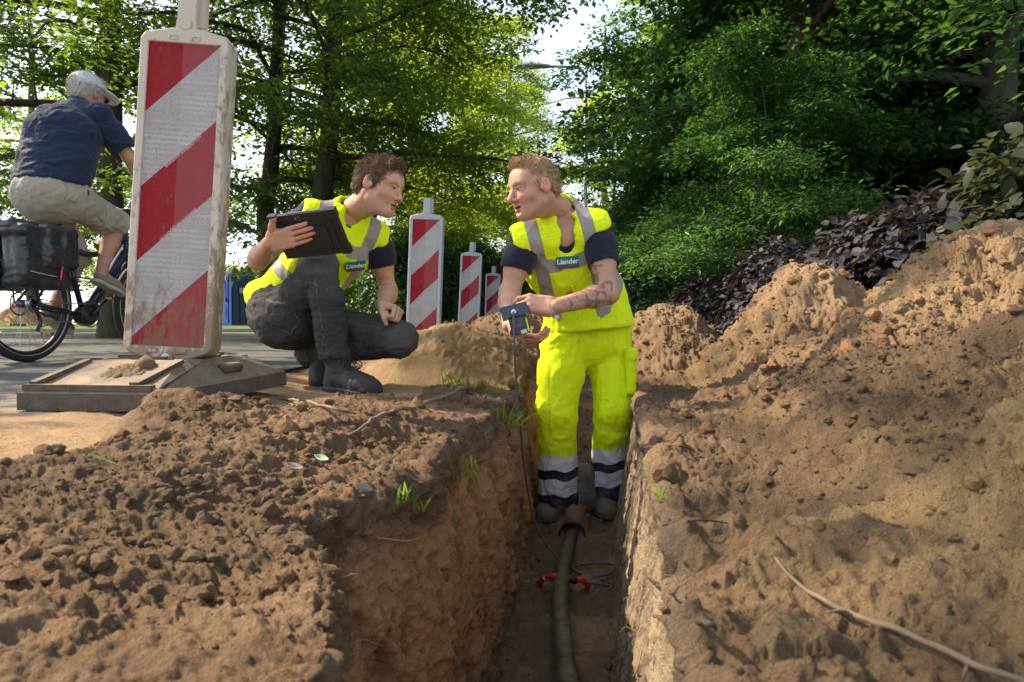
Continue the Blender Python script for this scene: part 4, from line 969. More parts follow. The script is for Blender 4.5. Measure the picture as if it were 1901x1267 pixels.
# ---------------------------------------------------------------- street lamp, portable toilet, far barrier
M_lamp = simple('galvanised_steel', (.30, .32, .33), .45, .6)
def street_lamp():
    x, y = PX(1086, 22); root = empty('street_lamp', (x, y, -.1), 'tall grey street lamp with curved arm reaching left above the standing worker', 'street lamp'); H = 8.45
    V, F = tube_np([(0, 0, 0), (0, 0, 1.2), (0, 0, 1.25), (0, 0, H - .6)], [.09, .09, .065, .055], 16); o = link('pole', quads_clean('pole', V, F), M_lamp); o.parent = root
    pts = curve_pts([(0, 0, H - .6), (-.02, 0, H - .25), (-.22, 0, H + .0), (-.7, 0, H + .06), (-1.15, 0, H + .07)], 24); V, F = tube_np(pts, .04, 12); o = link('arm', quads_clean('arm', V, F), M_lamp); o.parent = root
    v = Vol((-2.4, -.25, H - .2), (-.9, .25, H + .35), .02); v.ell((-1.7, 0, H + .08), (.55, .15, .09), k=.02); v.ell((-1.35, 0, H + .07), (.3, .09, .07), k=.05); v.plane((0, 0, H + .03), (0, 0, -1))
    V, F = v.mesh(); o = link('lamp_head', mesh_np('lamp_head', V, F), M_lamp); o.parent = root
    v = Vol((-2.3, -.2, H - .1), (-1.2, .2, H + .1), .015); v.ell((-1.8, 0, H + .03), (.36, .11, .05), k=.01); v.plane((0, 0, H + .028), (0, 0, 1))
    V, F = v.mesh(); o2 = link('lamp_glass', mesh_np('lamp_glass', V, F), simple('lamp_glass', (.55, .57, .58), .2)); o2.parent = o
street_lamp()
def toilet():
    x, y = PX(437, 28); root = empty('portable_toilet', (x, y, .1), 'blue portable toilet standing on the grass beyond the road', 'toilet', rot=(0, 0, R(-33)))
    blue = simple('blue_plastic', (.015, .085, .42), .4, var=.15, scale=2); dk = simple('dark_blue_plastic', (.018, .045, .14), .45, var=.2, scale=2)
    def pt(nm, boxes, m, par=root, bev=.02):
        bm = bmesh.new()
        for c, s in boxes: box(bm, c, s)
        o = link(nm, bm_mesh(nm, bm, bevel=bev), m); o.parent = par; return o
    wl = pt('wall', [((0, 0, 1.05), (1.1, 1.1, 2.0))] + [((-.562, y_, 1.05), (.03, .05, 1.9)) for y_ in (-.4, -.13, .13, .4)], blue); wl2 = pt('side_panel', [((.556, 0, 1.05), (.02, 1.06, 1.9))] + [((.58, y_, 1.05), (.04, .05, 1.8)) for y_ in (-.45, -.15, .15, .45)], dk)
    pt('roof', [((0, 0, 2.1), (1.16, 1.16, .1)), ((0, 0, 2.19), (.9, .9, .1))], simple('pale_roof', (.10, .16, .22), .4), bev=.03)
    d = pt('door', [((0, -.567, 1.02), (.72, .03, 1.8))], blue); pt('door_panel', [((0, -.59, 1.4), (.5, .02, .7)), ((0, -.59, .6), (.5, .02, .55))], blue, d); pt('handle', [((.28, -.61, 1.05), (.05, .04, .16))], dk, d)
    pt('sign_plate', [((.2, -.59, 1.95), (.4, .02, .14))], simple('white_plate', (.6, .6, .6), .5), bev=.003); pt('vent', [((.61, -.1, 1.45), (.02, .22, .22))], simple('pale_vent', (.35, .42, .42), .5), bev=.003)
    pt('base', [((0, 0, .03), (1.16, 1.16, .08))], dk); pt('vent_pipe', [((.3, .4, 2.3), (.1, .1, .25))], dk)
toilet()
def far_barrier(px, D, w_, z, lb, rz=0):
    k = NB('barrier_stripes'); co = k.coord(); s = k.new_sep(co); m = k.math('GREATER_THAN', k.math('FRACT', k.math('MULTIPLY', k.math('ADD', s[0], s[2]), 1.8)), .5)
    k.base(k.mix(m, (.65, .64, .62), (.5, .02, .025)), .5); x, y = PX(px, D); root = empty('road_barrier', (x, y, z), lb, 'barrier', 'low red and white barriers beyond the road and down the trench', (0, 0, R(rz)))
    bm = bmesh.new(); box(bm, (0, 0, .85), (w_, .04, .24)); o = link('board', bm_mesh('board', bm, bevel=.01), k.m); o.parent = root
    for sx in (-1, 1):
        bm = bmesh.new(); box(bm, (sx * w_ * .4, .05, .5), (.05, .05, 1.0)); o = link('post', bm_mesh('post', bm), M_fr2); o.parent = root
        bm = bmesh.new(); box(bm, (sx * w_ * .4, .05, .05), (.3, .6, .1)); o = link('foot', bm_mesh('foot', bm, bevel=.02), M_rubber); o.parent = root
far_barrier(72, 27, 1.9, .1, 'red and white barrier beyond the road, seen through the spokes of the rear wheel', 10)
far_barrier(985, 12.8, .9, -.35, 'red barrier board behind the hands of the standing worker')
g = 50; a, b = np.meshgrid(np.linspace(-1, 1, g), np.linspace(-1, 1, g)); q = np.hypot(a, b)
x, y = PX(40, 30); V = np.stack([x + a * 1.7, y + b * 1.4, .08 + 1.05 * (1 - sstep(0, 1, q)) + .06 * vnoise(np.stack([a * 6, b * 6, 0 * a], -1), 2)], -1).reshape(-1, 3)
i = (np.arange(g - 1)[:, None] * g + np.arange(g - 1)).ravel()
tag(link('sand_heap', mesh_np('sand_heap', V, np.stack([i, i + 1, i + g + 1, i + g], -1), True, {'col': np.tile((.42, .26, .14), (len(V), 1)), 'moist': np.zeros(len(V))}), M_soil), 'heap of orange sand beyond the road behind the rear wheel of the bicycle', 'sand heap')
# ---------------------------------------------------------------- people
k = NB('skin'); c = k.attr('col'); co = k.coord(); n = k.noise(co, 260, 3, .6)
c = k.mix(k.rng(n, .35, .7, 0, .22), c, k.mix(1., c, (.72, .6, .55), 'MULTIPLY')); c = k.mix(k.rng(k.noise(co, 32, 5, .7), .42, .68, 0, .35), c, k.mix(1., c, (.80, .62, .55), 'MULTIPLY')); k.base(c, k.rng(n, .3, .7, .42, .56), 0, .4); k.bump(k.math('ADD', n, k.math('MULTIPLY', k.noise(co, 70, 4, .6), 1.5)), .0014)
k.b.inputs['Subsurface Weight'].default_value = .12; k.b.inputs['Subsurface Radius'].default_value = (1, .35, .2); k.b.inputs['Subsurface Scale'].default_value = .006
M_skin = k.m
def hair_material(name, a, b):
    k = NB(name); k.base(k.ramp(k.attr('rnd', 'Fac'), [(.1, a), (.9, b)]), .6, 0, .15); return k.m
M_navy = cloth('navy_jersey', (.012, .016, .030)); M_navy2 = cloth('navy_pique', (.013, .022, .052), var=.12)
def vest_material():
    k = NB('high_visibility_fabric'); bd = k.attr('band', 'Fac'); tc = k.attr('tc', 'Vector'); s = k.new_sep(tc)
    lx = k.math('FRACT', k.math('MULTIPLY', s[0], 118)); lz = k.math('FRACT', k.math('MULTIPLY', s[2], 118)); ln = k.math('MAXIMUM', k.math('GREATER_THAN', lx, .80), k.math('GREATER_THAN', lz, .80))
    n = k.noise(k.coord(), 11, 5); y = k.mix(n, (.66, .84, .004), (.84, 1.0, .01)); y = k.mix(k.math('MULTIPLY', ln, .24), y, (.40, .47, .01))
    isb = k.math('LESS_THAN', bd, 0.0); isp = k.math('LESS_THAN', k.math('ABSOLUTE', bd), .0018)
    c = k.mix(isb, y, k.mix(n, (.25, .225, .21), (.36, .33, .31))); c = k.mix(k.math('MULTIPLY', isp, .7), c, (.3, .3, .1)); k.base(c, k.mix(isb, (.8,) * 3, (.5,) * 3), 0, .25)
    k.bump(k.math('SUBTRACT', k.math('MULTIPLY', n, 2), k.math('MULTIPLY', ln, .3)), .0015); return k.m
M_vest = vest_material()
def jeans_material():
    k = NB('charcoal_denim'); co = k.coord(); n = k.noise(co, 7, 5, .6); f = k.noise(co, 700, 2); w_ = k.attr('wear', 'Fac')
    c = k.mix(n, (.022, .020, .019), (.062, .057, .054)); c = k.mix(k.math('MULTIPLY', w_, .55), c, (.11, .105, .105)); c = k.mix(k.rng(f, .4, .7, 0, .4), c, (.08, .078, .08))
    c = k.mix(k.math('LESS_THAN', k.math('ABSOLUTE', k.attr('seam', 'Fac')), .0014), c, (.16, .15, .145)); k.base(c, .85, 0, .2); k.bump(f, .001); return k.m
M_jeans = jeans_material()
def work_trouser_material():
    k = NB('yellow_work_trousers'); z = k.attr('zz', 'Fac'); co = k.coord(); n = k.noise(co, 6, 5); f = k.noise(co, 500, 2)
    y = k.mix(n, (.64, .78, .003), (.82, .95, .006)); wh = k.mix(n, (.60, .60, .62), (.78, .78, .80)); nv = (.016, .017, .042)
    def between(a, b): return k.math('MULTIPLY', k.math('GREATER_THAN', z, a), k.math('LESS_THAN', z, b))
    c = k.mix(k.math('LESS_THAN', z, .235), y, nv); c = k.mix(between(.175, .24), c, wh); c = k.mix(between(.062, .133), c, wh)
    c = k.mix(k.math('LESS_THAN', k.math('ABSOLUTE', k.attr('seam', 'Fac')), .0015), c, k.mix(1., c, (.55, .53, .4), 'MULTIPLY'))
    c = k.mix(k.rng(k.noise(co, 19, 6, .75), .55, .75, 0, .5), c, k.mix(1., c, (.58, .50, .42), 'MULTIPLY')); c = k.mix(k.math('MULTIPLY', k.rng(z, .42, -.05, 0, 1), k.rng(k.noise(co, 9, 6, .7), .45, .62, 0, .45)), c, (.28, .22, .14)); c = k.mix(k.math('GREATER_THAN', k.attr('side', 'Fac'), .0), c, nv)
    k.base(c, .75, 0, .25); k.bump(f, .001); return k.m
M_wt = work_trouser_material()
M_leather = simple('dusty_black_leather', (.030, .026, .022), .78, var=.5, scale=25, bump=.001); M_leather2 = simple('muddy_brown_leather', (.17, .135, .10), .85, var=.55, scale=30, bump=.001)
M_sole = simple('boot_sole', (.022, .021, .022), .7, var=.4, scale=20, bump=.001); M_sole2 = simple('muddy_sole', (.10, .075, .05), .85, var=.5, scale=25, bump=.002)
M_lace = simple('laces', (.02, .02, .02), .8); M_metal = simple('small_metal', (.5, .5, .5), .3, .9)
def body_part(vols, extra, root, name='body', mat=None):
    """join surfaces of one body into a single mesh"""
    parts = [(V, F if F.shape[1] == 4 else np.c_[F, F[:, 2:3]]) for V, F, _ in extra]; V, F = cat_parts(parts); col = np.concatenate([c for _, _, c in extra])
    return link(name, quads_clean(name, V, F, True, {'col': col}), mat or M_skin, root)
def skin_col(V, c=(.52, .29, .2), s=3): return np.clip(np.array(c) * (1 + .10 * fbm(V * 45, 3, s) + .07 * fbm(V * 9, 2, s))[:, None], .01, .9)
def seg_t(P, a, b):
    a = np.array(a); b = np.array(b); return ((P - a) @ (b - a)) / ((b - a) @ (b - a))
def boot(root, ankle, toe, up, mat, sole_m, sc=1., shaft_to=None, name='boot', laces=True, h=.0045, high=.14, lace=None):
    """work boot; ankle = joint, toe = tip of the shoe on the sole plane, up = sole normal"""
    up = unit(up); f = np.array(toe) - np.array(ankle); f = unit(f - up * (f @ up)); M = frame(f, up)
    o = np.array(toe) - f * .235 * sc     # origin: under the heel-side, sole level
    v = Vol((-.08, -.1, -.03), (.08, .28, .30), h)
    v.ell((0, .165, .045), (.048, .072, .040), k=.02); v.econe((0, .13, .05), (0, .02, .065), (1, 0, 0), (.045, .042), (.040, .055), k=.03)
    v.ell((0, -.02, .045), (.038, .045, .045), k=.02); v.econe((0, .005, .07), (0, -.005, high), (1, 0, 0), (.040, .048), (.044, .052), k=.025)
    v.ell((0, .195, .035), (.046, .046, .037), k=.006); v.plane((0, 0, .012), (0, 0, -1)); v.plane((0, 0, high + .005), (0, 0, 1))
    v.econe((0, .0, high - .005), (0, -.002, high + .002), (1, 0, 0), (.047, .054), (.047, .054), k=.006)
    V, F = v.mesh(); g_ = np.abs(V[:, 1] - .150) < .004; Nb = vnormals(V, F); V = V - Nb * (g_ * .003)[:, None] - Nb * ((np.abs(V[:, 2] - .085 - .3 * (V[:, 1] - .05)) < .003) * (V[:, 1] < .1) * .003)[:, None]; V = wrinkle(V, F, .0030, 24, 5, (1, 1, 1)); b = link(name, mesh_np(name, to_world(V, M, o, sc), F), mat, root)
    v = Vol((-.08, -.1, -.03), (.08, .28, .08), h * .8)
    v.ell((0, .15, .012), (.053, .098, .03), k=.01); v.ell((0, -.012, .012), (.044, .062, .03), k=.05); v.rbox((0, .07, .012), (.040, .06, .03), r=.02, k=.03); v.plane((0, 0, .030), (0, 0, 1)); v.plane((0, 0, 0), (0, 0, -1))
    V, F = v.mesh(); V = V.copy(); g = (np.sin(V[:, 1] * 330) > .2) & (V[:, 2] < .020); N = vnormals(V, F); V[g] -= N[g] * .006
    s_ = link('sole', mesh_np('sole', to_world(V, M, o, sc), F), sole_m, b)
    if laces:
        parts = []
        for j in range(6):
            t = j / 5; y = .125 - .095 * t ** .8; z = .088 + .085 * t * (high / .14); w_ = .022
            for sgn in (-1, 1):
                p = [(-w_ * sgn, y - .003, z - .006), (0, y + .006, z + .007), (w_ * sgn, y - .016, z + .008)]
                parts.append(tube_np(curve_pts(p, 6), .0025, 6))
        for sgn in (-1, 1): parts.append(tube_np(curve_pts([(0, .045, high + .02), (sgn * .03, .075, high + .015), (sgn * .045, .09, high - .02), (sgn * .012, .06, high + .0)], 14), .002, 6))
        for j in range(5):
            t = j / 4
            for sgn in (-1, 1):
                bV, bF = tube_np([(sgn * .026, .118 - .09 * t, .085 + .08 * t), (sgn * .031, .118 - .09 * t, .085 + .08 * t)], .0045, 8); parts.append((bV, bF))
        V, F = cat_parts(parts); link('laces', quads_clean('laces', to_world(V, M, o, sc), F), lace or M_lace, b)
    return b
def badge(parent, V, F, px, py, up, right, wdt=.092):
    N = vnormals(V, F); p, n = surf_at(V, N, px, py, 9)
    if p is None: return
    M = frame(unit(np.cross(right, n)), n); n = unit(n); r_ = unit(np.array(right) - n * np.dot(right, n)); u_ = np.cross(n, r_); p = p + n * .006
    M4 = Matrix(((r_[0], u_[0], n[0], p[0]), (r_[1], u_[1], n[1], p[1]), (r_[2], u_[2], n[2], p[2]), (0, 0, 0, 1)))
    def bx(nm, c, s, m, ang=0):
        bm = bmesh.new(); box(bm, c, s, Matrix.Rotation(ang, 3, 'Z') if ang else None); o = link(nm, bm_mesh(nm, bm, bevel=.0006), m); o.parent = parent; o.matrix_parent_inverse = parent.matrix_world.inverted(); o.matrix_basis = M4; return o
    teal = simple('teal_print', (.0, .16, .17), .5, var=.1); pur = simple('purple_print', (.17, .015, .16), .5, var=.1); wh = simple('white_print', (.8, .82, .8), .5, var=.05)
    t = bx('badge', (0, .006, 0), (wdt, .040, .008), teal); bx('badge_stripe', (.006, -.018, .001), (wdt * .92, .011, .007), pur, .03)
    me = txt_mesh('Liander', .030, .0006, .0006); o = link('badge_lettering', me, wh); o.parent = parent; o.matrix_parent_inverse = parent.matrix_world.inverted(); o.matrix_basis = M4 @ Matrix.Translation((0.001, .006, .0048))
def band_dist(q, bands):
    """q local coords; bands = list of functions giving signed distance"""
    d = np.full(len(q), 1.)
    for f in bands: d = np.minimum(d, f(q))
    return d
def cut_limb(pts, rs, h=.005, flat=(1., 1.), side=(1, 0, 0), hollow=False):
    """limb through pts cut off square at its last point"""
    lo, hi = bounds(pts, max(rs) + .03); v = Vol(lo, hi, h); P = [np.array(p, float) for p in pts]; d = unit(P[-1] - P[-2]); P2 = P[:-1] + [P[-1] + d * .05]
    for i in range(len(P2) - 1): v.econe(P2[i], P2[i + 1], side, (rs[i] * flat[0], rs[i] * flat[1]), (rs[i + 1] * flat[0], rs[i + 1] * flat[1]), k=.03)
    v.plane(P[-1], d, .002)
    if hollow:
        v.econe(P[-1] - d * .03, P[-1] + d * .05, side, ((rs[-1] - .006) * flat[0], (rs[-1] - .006) * flat[1]), ((rs[-1] - .006) * flat[0], (rs[-1] - .006) * flat[1]), k=.003, op='s')
    return v.mesh()
def arm_mesh(sh, el, wr, r=(.047, .037, .040, .026), skin=(.52, .29, .2), h=.004):
    sh, el, wr = map(np.array, (sh, el, wr)); lo, hi = bounds([sh, el, wr], .09); v = Vol(lo, hi, h)
    v.cone(sh, el, r[0], r[1], k=.01); m = el + (wr - el) * .28; v.cone(el, m, r[1] * .98, r[2], k=.03); v.cone(m, wr, r[2], r[3], k=.03); v.ell(sh + (el - sh) * .5, (r[0] * .98,) * 3, k=.04)
    V, F = v.mesh(); return V, F, skin_col(V, skin)
def torso_vol(J, grow, h=.006, bottom=None, k=.04, delt=.060):
    """J: dict pelvis, waist, chest, shl, shr, neck, right; grow = cloth thickness"""
    pts = [J['pelvis'], J['waist'], J['chest'], J['shl'], J['shr'], J['neck']] + ([bottom] if bottom is not None else [])
    lo, hi = bounds(pts, .24); v = Vol(lo, hi, h); sd = J['right']; a, b, c_ = J['rad']
    g = grow
    v.econe(J['pelvis'], J['waist'], J.get('hipright', sd), (a[0] + g, a[1] + g), (b[0] + g, b[1] + g), k=k)
    v.econe(J['waist'], J['chest'], sd, (b[0] + g, b[1] + g), (c_[0] + g, c_[1] + g), k=k)
    mid = (J['shl'] + J['shr']) / 2
    v.econe(J['chest'], mid + unit(mid - J['chest']) * -.015, sd, (c_[0] + g, c_[1] + g), (c_[0] * .80 + g, c_[1] * .62 + g), k=k)
    v.cone(J['shl'], J['neck'], .050 + g, .052 + g, k=k); v.cone(J['shr'], J['neck'], .050 + g, .052 + g, k=k)
    for s_ in ('shl', 'shr'): v.ell(J[s_], (delt + g,) * 3, k=.03)
    return v
def tc_frame(J):
    mid = (J['shl'] + J['shr']) / 2; up = unit(mid - J['chest']); r = unit(J['right'] - up * (J['right'] @ up)); f = np.cross(up, r); return np.array([r, f, up]), mid
BANDS = [lambda q: np.maximum(np.abs(np.abs(q[:, 0]) - .112) - .026, -.30 - q[:, 2]), lambda q: np.maximum(np.abs(q[:, 2] + .055) - .026, .03 - np.abs(q[:, 0])), lambda q: np.maximum(np.abs(q[:, 2] + .27) - .022, .075 - np.abs(q[:, 0]))]
def vest(J, root, arms, grow=.013, hem=None, vneck=True, seed=1, amp=.007, h=.0055, collar=True):
    M, mid = tc_frame(J); v = torso_vol(J, grow, h, bottom=None if hem is None else hem[0][1], delt=.063)
    for a, b, sd, r1, r2 in (hem or []): v.econe(a, b, sd, r1, r2, k=.05)
    hemp = J['hem']; v.plane(hemp[0], hemp[1], .004)
    def wp(x, y, z): return mid + M.T @ np.array((x, y, z))
    for s_, el in arms:      # arm holes
        d = unit(el - s_); o = s_ + d * .050; out = unit(s_ - mid); v.cone(o + d * .018 + out * .012, o + d * .018 + out * .2, .070, .10, k=.008, op='s'); v.cone(s_ + out * .066, s_ + out * .25, .062, .12, k=.01, op='s')
    ny = J['neck']
    ca = [ny + M[0] * math.sin(a_) * .070 - M[1] * (math.cos(a_) * .075 - .01) + M[2] * (.030 + .022 * math.cos(a_)) for a_ in np.linspace(-2.2, 2.2, 13)]
    for p_, q_ in zip(ca[:-1], ca[1:]): v.cone(p_, q_, .013, .013, k=.012)
    v.cone(ny - M[2] * .05, ny + M[2] * .14, .060, .066, k=.006, op='s')
    if vneck: v.cone(ny + M[1] * .085 + M[2] * .03, wp(0, .150, -.02), .050, .024, k=.006, op='s'); v.cone(wp(0, .150, -.02), wp(0, .165, -.085), .028, .006, k=.006, op='s')
    V, F = v.mesh(); V = relax(V, F, 2, .5)
    V = wrinkle(V, F, amp, 8, seed, (1, 1, .45)); V = wrinkle(V, F, amp * .5, 20, seed + 3, (1, 1, .35)); q = (V - mid) @ M.T
    # front fastening
    me = mesh_np('vest', V, F, True, {'band': band_dist(q, BANDS)}); t = me.attributes.new('tc', 'FLOAT_VECTOR', 'POINT'); t.data.foreach_set('vector', q.astype(np.float32).ravel())
    o = link('safety_vest', me, M_vest, root)
    # raised fastening flap and edge piping down the front
    N = vnormals(V, F); pts = []
    for z in np.linspace(-.15, -.52, 14):
        m = (np.abs(q[:, 0] - .004) < .012) & (np.abs(q[:, 2] - z) < .012) & (q[:, 1] > .0)
        if m.any(): pts.append(V[m].mean(0) + N[m].mean(0) * .002)
    if len(pts) > 4:
        Vt, Ft = tube_np(curve_pts(pts, 30), .0035, 6); me = quads_clean('front_piping', Vt, Ft, True, {'band': np.ones(len(Vt))}); t = me.attributes.new('tc', 'FLOAT_VECTOR', 'POINT'); link('front_piping', me, M_vest, o)
    return o, V, F
def shirt(J, root, arms, mat, seed=4, name='t_shirt', frac=.6, grow=.002, sl=(.062, .058), amp=.004, hemcut=None):
    v = torso_vol(J, grow, .006); ny = J['neck']; M, mid = tc_frame(J)
    v.cone(ny + M[2] * .02 + M[1] * .02, ny + M[2] * .2, .058, .09, k=.006, op='s')
    if name == 't_shirt' and frac < .7: v.cone(ny + M[1] * .075 + M[2] * .03, mid + M.T @ np.array((0, .14, .02)), .050, .022, k=.006, op='s')
    if hemcut is not None: v.plane(hemcut[0], hemcut[1], .004)
    parts = [v.mesh()]
    for s_, el in arms: parts.append(cut_limb([s_ + unit(mid - s_) * .02, s_ + (el - s_) * frac * .5, s_ + (el - s_) * frac], (sl[0], sl[0], sl[1]), .005, hollow=True))
    V, F = cat_parts(parts); V = wrinkle(V, F, amp, 13, seed, (1, 1, 1)); return link(name, mesh_np(name, V, F), mat, root)
def edge_dist(q2, poly):
    """distance of 2-D points to a closed outline"""
    d = np.full(len(q2), 1.); n = len(poly)
    for i in range(n):
        a, b = np.array(poly[i]), np.array(poly[(i + 1) % n]); t = np.clip((q2 - a) @ (b - a) / ((b - a) @ (b - a)), 0, 1); d = np.minimum(d, np.linalg.norm(q2 - a - t[:, None] * (b - a), axis=1))
    return d
SK_A, SK_B, SK_C = (.54, .31, .215), (.50, .28, .185), (.44, .235, .15)
# ---- crouching worker
def crouching():
    root = empty('person', (*(W(610, 735, 2.9)[:2]), -.06), 'crouching worker in yellow vest and dark jeans holding a black tablet beside the trench', 'person')
    shr, shl = W(576, 402, 2.98), W(697, 440, 3.12); neck = W(648, 402, 3.04); chest = W(622, 455, 3.08); waist = W(566, 528, 3.12); pelvis = W(530, 585, 3.12)
    J = dict(pelvis=pelvis, waist=waist, chest=chest, shl=shl, shr=shr, neck=neck, right=unit(shr - shl), hipright=unit((-.6, -.8, 0)), rad=((.145, .115), (.135, .11), (.150, .115)))
    elr, wrr = W(478, 484, 2.88), W(499, 452, 2.62); ell_, wrl = W(722, 542, 3.2), W(711, 566, 2.98)
    hpos = W(706, 346, 2.93); HM = frame((.90, -.33, -.26), (.28, 0, 1)); hV, hF, hc, _ = head_mesh(hpos, HM, neck + np.array((.01, 0, .02)), 1.02, jaw=1.04, mouth_open=.35, brow=(.16, .10, .06), skin=SK_A, stub=.16)
    v = torso_vol(J, -.007, .008); V0, F0 = v.mesh(); ex = [(V0, F0, skin_col(V0, SK_A)), (hV, hF, hc), arm_mesh(shr, elr, wrr, skin=SK_A), arm_mesh(shl, ell_, wrl, skin=SK_A)]
    ex.append(hand_mesh(wrr, (.97, -.14, .24), (-.10, -.92, -.35), curl=((8, 10, 8), (8, 10, 8), (10, 10, 8), (14, 14, 10)), thumb=(55, -25, 5), fore=elr, skin=SK_A, sc=1.02))
    ex.append(hand_mesh(wrl, (.72, -.5, -.25), (.35, .25, .9), left=True, curl=((70, 95, 60), (74, 98, 60), (76, 98, 60), (80, 98, 60)), thumb=(22, 50, 38), fore=ell_, skin=SK_A, sc=1.02))
    body_part(None, ex, root)
    hv, hf, rnd = hair_mesh(hpos, HM, 1.02, dict(thick=.007, line=.064, quiff=.015, dir=(.2, .8, -.2), mess=.7, len=.026, lift=.32, n=9000)); link('hair', mesh_np('hair', hv, hf, True, {'rnd': rnd}), hair_material('brown_hair', (.05, .029, .016), (.21, .125, .07)), root)
    shirt(J, root, [(shr, elr), (shl, ell_)], M_navy, frac=.52, sl=(.066, .064))
    up = unit(W(640, 400, 3) - W(530, 585, 3.1)); J['hem'] = (W(470, 590, 3.1), unit((-.45, 0, -1)))
    back = W(478, 555, 3.12)
    vo, VV, VF = vest(J, root, [(shr, elr), (shl, ell_)], hem=[(W(545, 540, 3.12), W(497, 548, 3.16), (0, 1, 0), (.14, .10), (.13, .075))], seed=2)
    badge(vo, VV, VF, 660, 496, (.1, .2, 1), (1, .2, -.22), .088)
    # jeans
    hr, hl_ = W(522, 604, 3.02), W(572, 602, 3.2); kr, kl = W(597, 492, 2.84), W(742, 630, 2.98); ar, al = W(622, 670, 2.90), W(572, 655, 3.16)
    lo, hi = bounds([hr, hl_, kr, kl, ar, al, pelvis], .17); v = Vol(lo, hi, .0055)
    v.ell(W(532, 580, 3.1), (.155, .15, .135), k=.03); v.ell(W(545, 592, 3.02), (.12, .11, .105), k=.05); v.econe(pelvis, waist + (waist - pelvis) * -.2, J['hipright'], (.155, .12), (.145, .115), k=.05)
    v.cone(hr, hr + (kr - hr) * .55, .102, .078, k=.06); v.cone(hr + (kr - hr) * .55, kr, .078, .062, k=.03); v.cone(hl_, kl, .102, .064, k=.06); v.ell(kr, (.064,) * 3, k=.02); v.ell(kl, (.068,) * 3, k=.03)
    v.cone(kr, kr + (ar - kr) * .35, .060, .063, k=.02); v.cone(kr + (ar - kr) * .35, kr + (ar - kr) * .9, .063, .054, k=.02); v.cone(kl, al, .066, .056, k=.02)
    m1 = v.mesh(); m2 = cut_limb([kr + (ar - kr) * .5, kr + (ar - kr) * .96], (.0625, .0575), hollow=True); m3 = cut_limb([kl + (al - kl) * .6, kl + (al - kl) * .93], (.061, .058))
    V, F = cat_parts([m1, m2, m3]); V = wrinkle(V, F, .008, 7, 4, (1, .7, 1)); V = wrinkle(V, F, .007, 15, 6, (.6, .8, 1.6)); V = wrinkle(V, F, .003, 40, 7, (1, .6, 1))
    # seams: along the outside of the near leg, across the seat, the back pocket
    ax1 = unit(kr - hr); n1 = unit(np.cross(ax1, (.5, -1, .35))); t1 = seg_t(V, hr, kr); s1 = np.abs((V - hr) @ n1); s1[(t1 < .0) | (t1 > 1.) | ((V - hr) @ np.cross(n1, ax1) < 0) & False] = 1
    ax2 = unit(ar - kr); n2 = unit(np.cross(ax2, (-.25, -1, 0))); t2 = seg_t(V, kr, ar); s2 = np.abs((V - kr) @ n2); s2[(t2 < .05) | (t2 > .97) | (np.linalg.norm((V - kr) - np.outer((V - kr) @ ax2, ax2), axis=1) > .11)] = 1
    ax3 = unit(kl - hl_); n3 = unit(np.cross(ax3, (0, -1, .55))); t3 = seg_t(V, hl_, kl); s3 = np.abs((V - hl_) @ n3); s3[(t3 < .35) | (t3 > 1.)] = 1
    N = vnormals(V, F); p, n = surf_at(V, N, 512, 585, 10); s4 = np.ones(len(V))
    if p is not None:
        Mf = frame(np.cross((.55, 0, .83), n), n); r_ = unit(np.array((.9, 0, .1)) - n * (n[0] * .9)); u_ = np.cross(n, r_); q = V - p; q2 = np.stack([q @ r_, q @ u_], 1); near = np.linalg.norm(q, axis=1) < .17
        s4 = edge_dist(q2, [(-.055, .075), (.075, .045), (.085, -.04), (.035, -.085), (-.03, -.05)]); s4b = edge_dist(q2, [(-.052, .068), (.07, .038), (.071, .036), (-.05, .066)]); s4 = np.where(near & ((N @ n) > .1), np.minimum(s4, s4b), 1.)
    seam = np.minimum(np.minimum(s1, s2), np.minimum(s3, s4)); seam = np.where(s1 < .002, 1., seam)
    wear = np.clip(1.4 * np.exp(-(np.linalg.norm(V - W(600, 480, 2.78), axis=1) / .10) ** 2) + 1.2 * np.exp(-(np.linalg.norm(V - W(745, 620, 2.9), axis=1) / .1) ** 2) + .5 * sstep(.1, .6, fbm(V * 5, 3, 2)), 0, 1)
    link('jeans', mesh_np('jeans', V, F, True, {'seam': seam, 'wear': wear}), M_jeans, root)
    boot(root, W(618, 672, 2.93), np.array((*W(700, 737, 2.76)[:2], -.068)), (0.04, 0, 1), M_leather, M_sole, 1.08, high=.135)
    tl = W(592, 708, 3.06); boot(root, W(562, 655, 3.14), W(600, 724, 3.08), (-.86, -.15, .36), M_leather, M_sole, 1.05, high=.13, laces=True)
    # string bracelet
    pts = [wrl + .031 * (math.cos(a) * unit(np.cross(wrl - ell_, (0, 0, 1))) + math.sin(a) * unit(np.cross(wrl - ell_, np.cross(wrl - ell_, (0, 0, 1))))) for a in np.linspace(0, 6.28, 16)]
    tube('bracelet', pts, .0018, simple('cord', (.45, .4, .33), .8), root, 6)
    # tablet, held: a thing of its own
    n = unit((-.10, -.76, -.62)); r_ = unit((.96, -.20, .075)); c = W(581, 427, 2.66) + n * .030; n = unit(n - r_ * (n @ r_)); dn = np.cross(n, r_) * -1
    if dn[2] > 0: dn = -dn
    Mt = Matrix(((r_[0], -dn[0], n[0], c[0]), (r_[1], -dn[1], n[1], c[1]), (r_[2], -dn[2], n[2], c[2]), (0, 0, 0, 1)))
    blk = simple('black_rubber_case', (.018, .018, .019), .45, var=.3, scale=30, bump=.0006); gl = simple('dark_glass', (.01, .01, .012), .08); slv = simple('grey_edge', (.16, .17, .2), .35, .5)
    bm = bmesh.new(); box(bm, (0, 0, 0), (.272, .190, .020)); case = bm_mesh('case', bm, bevel=.006, seg=3); root2 = link('tablet', case, blk); root2.matrix_world = Mt; tag(root2, 'black rugged tablet held by the crouching worker, seen from its back', 'tablet')
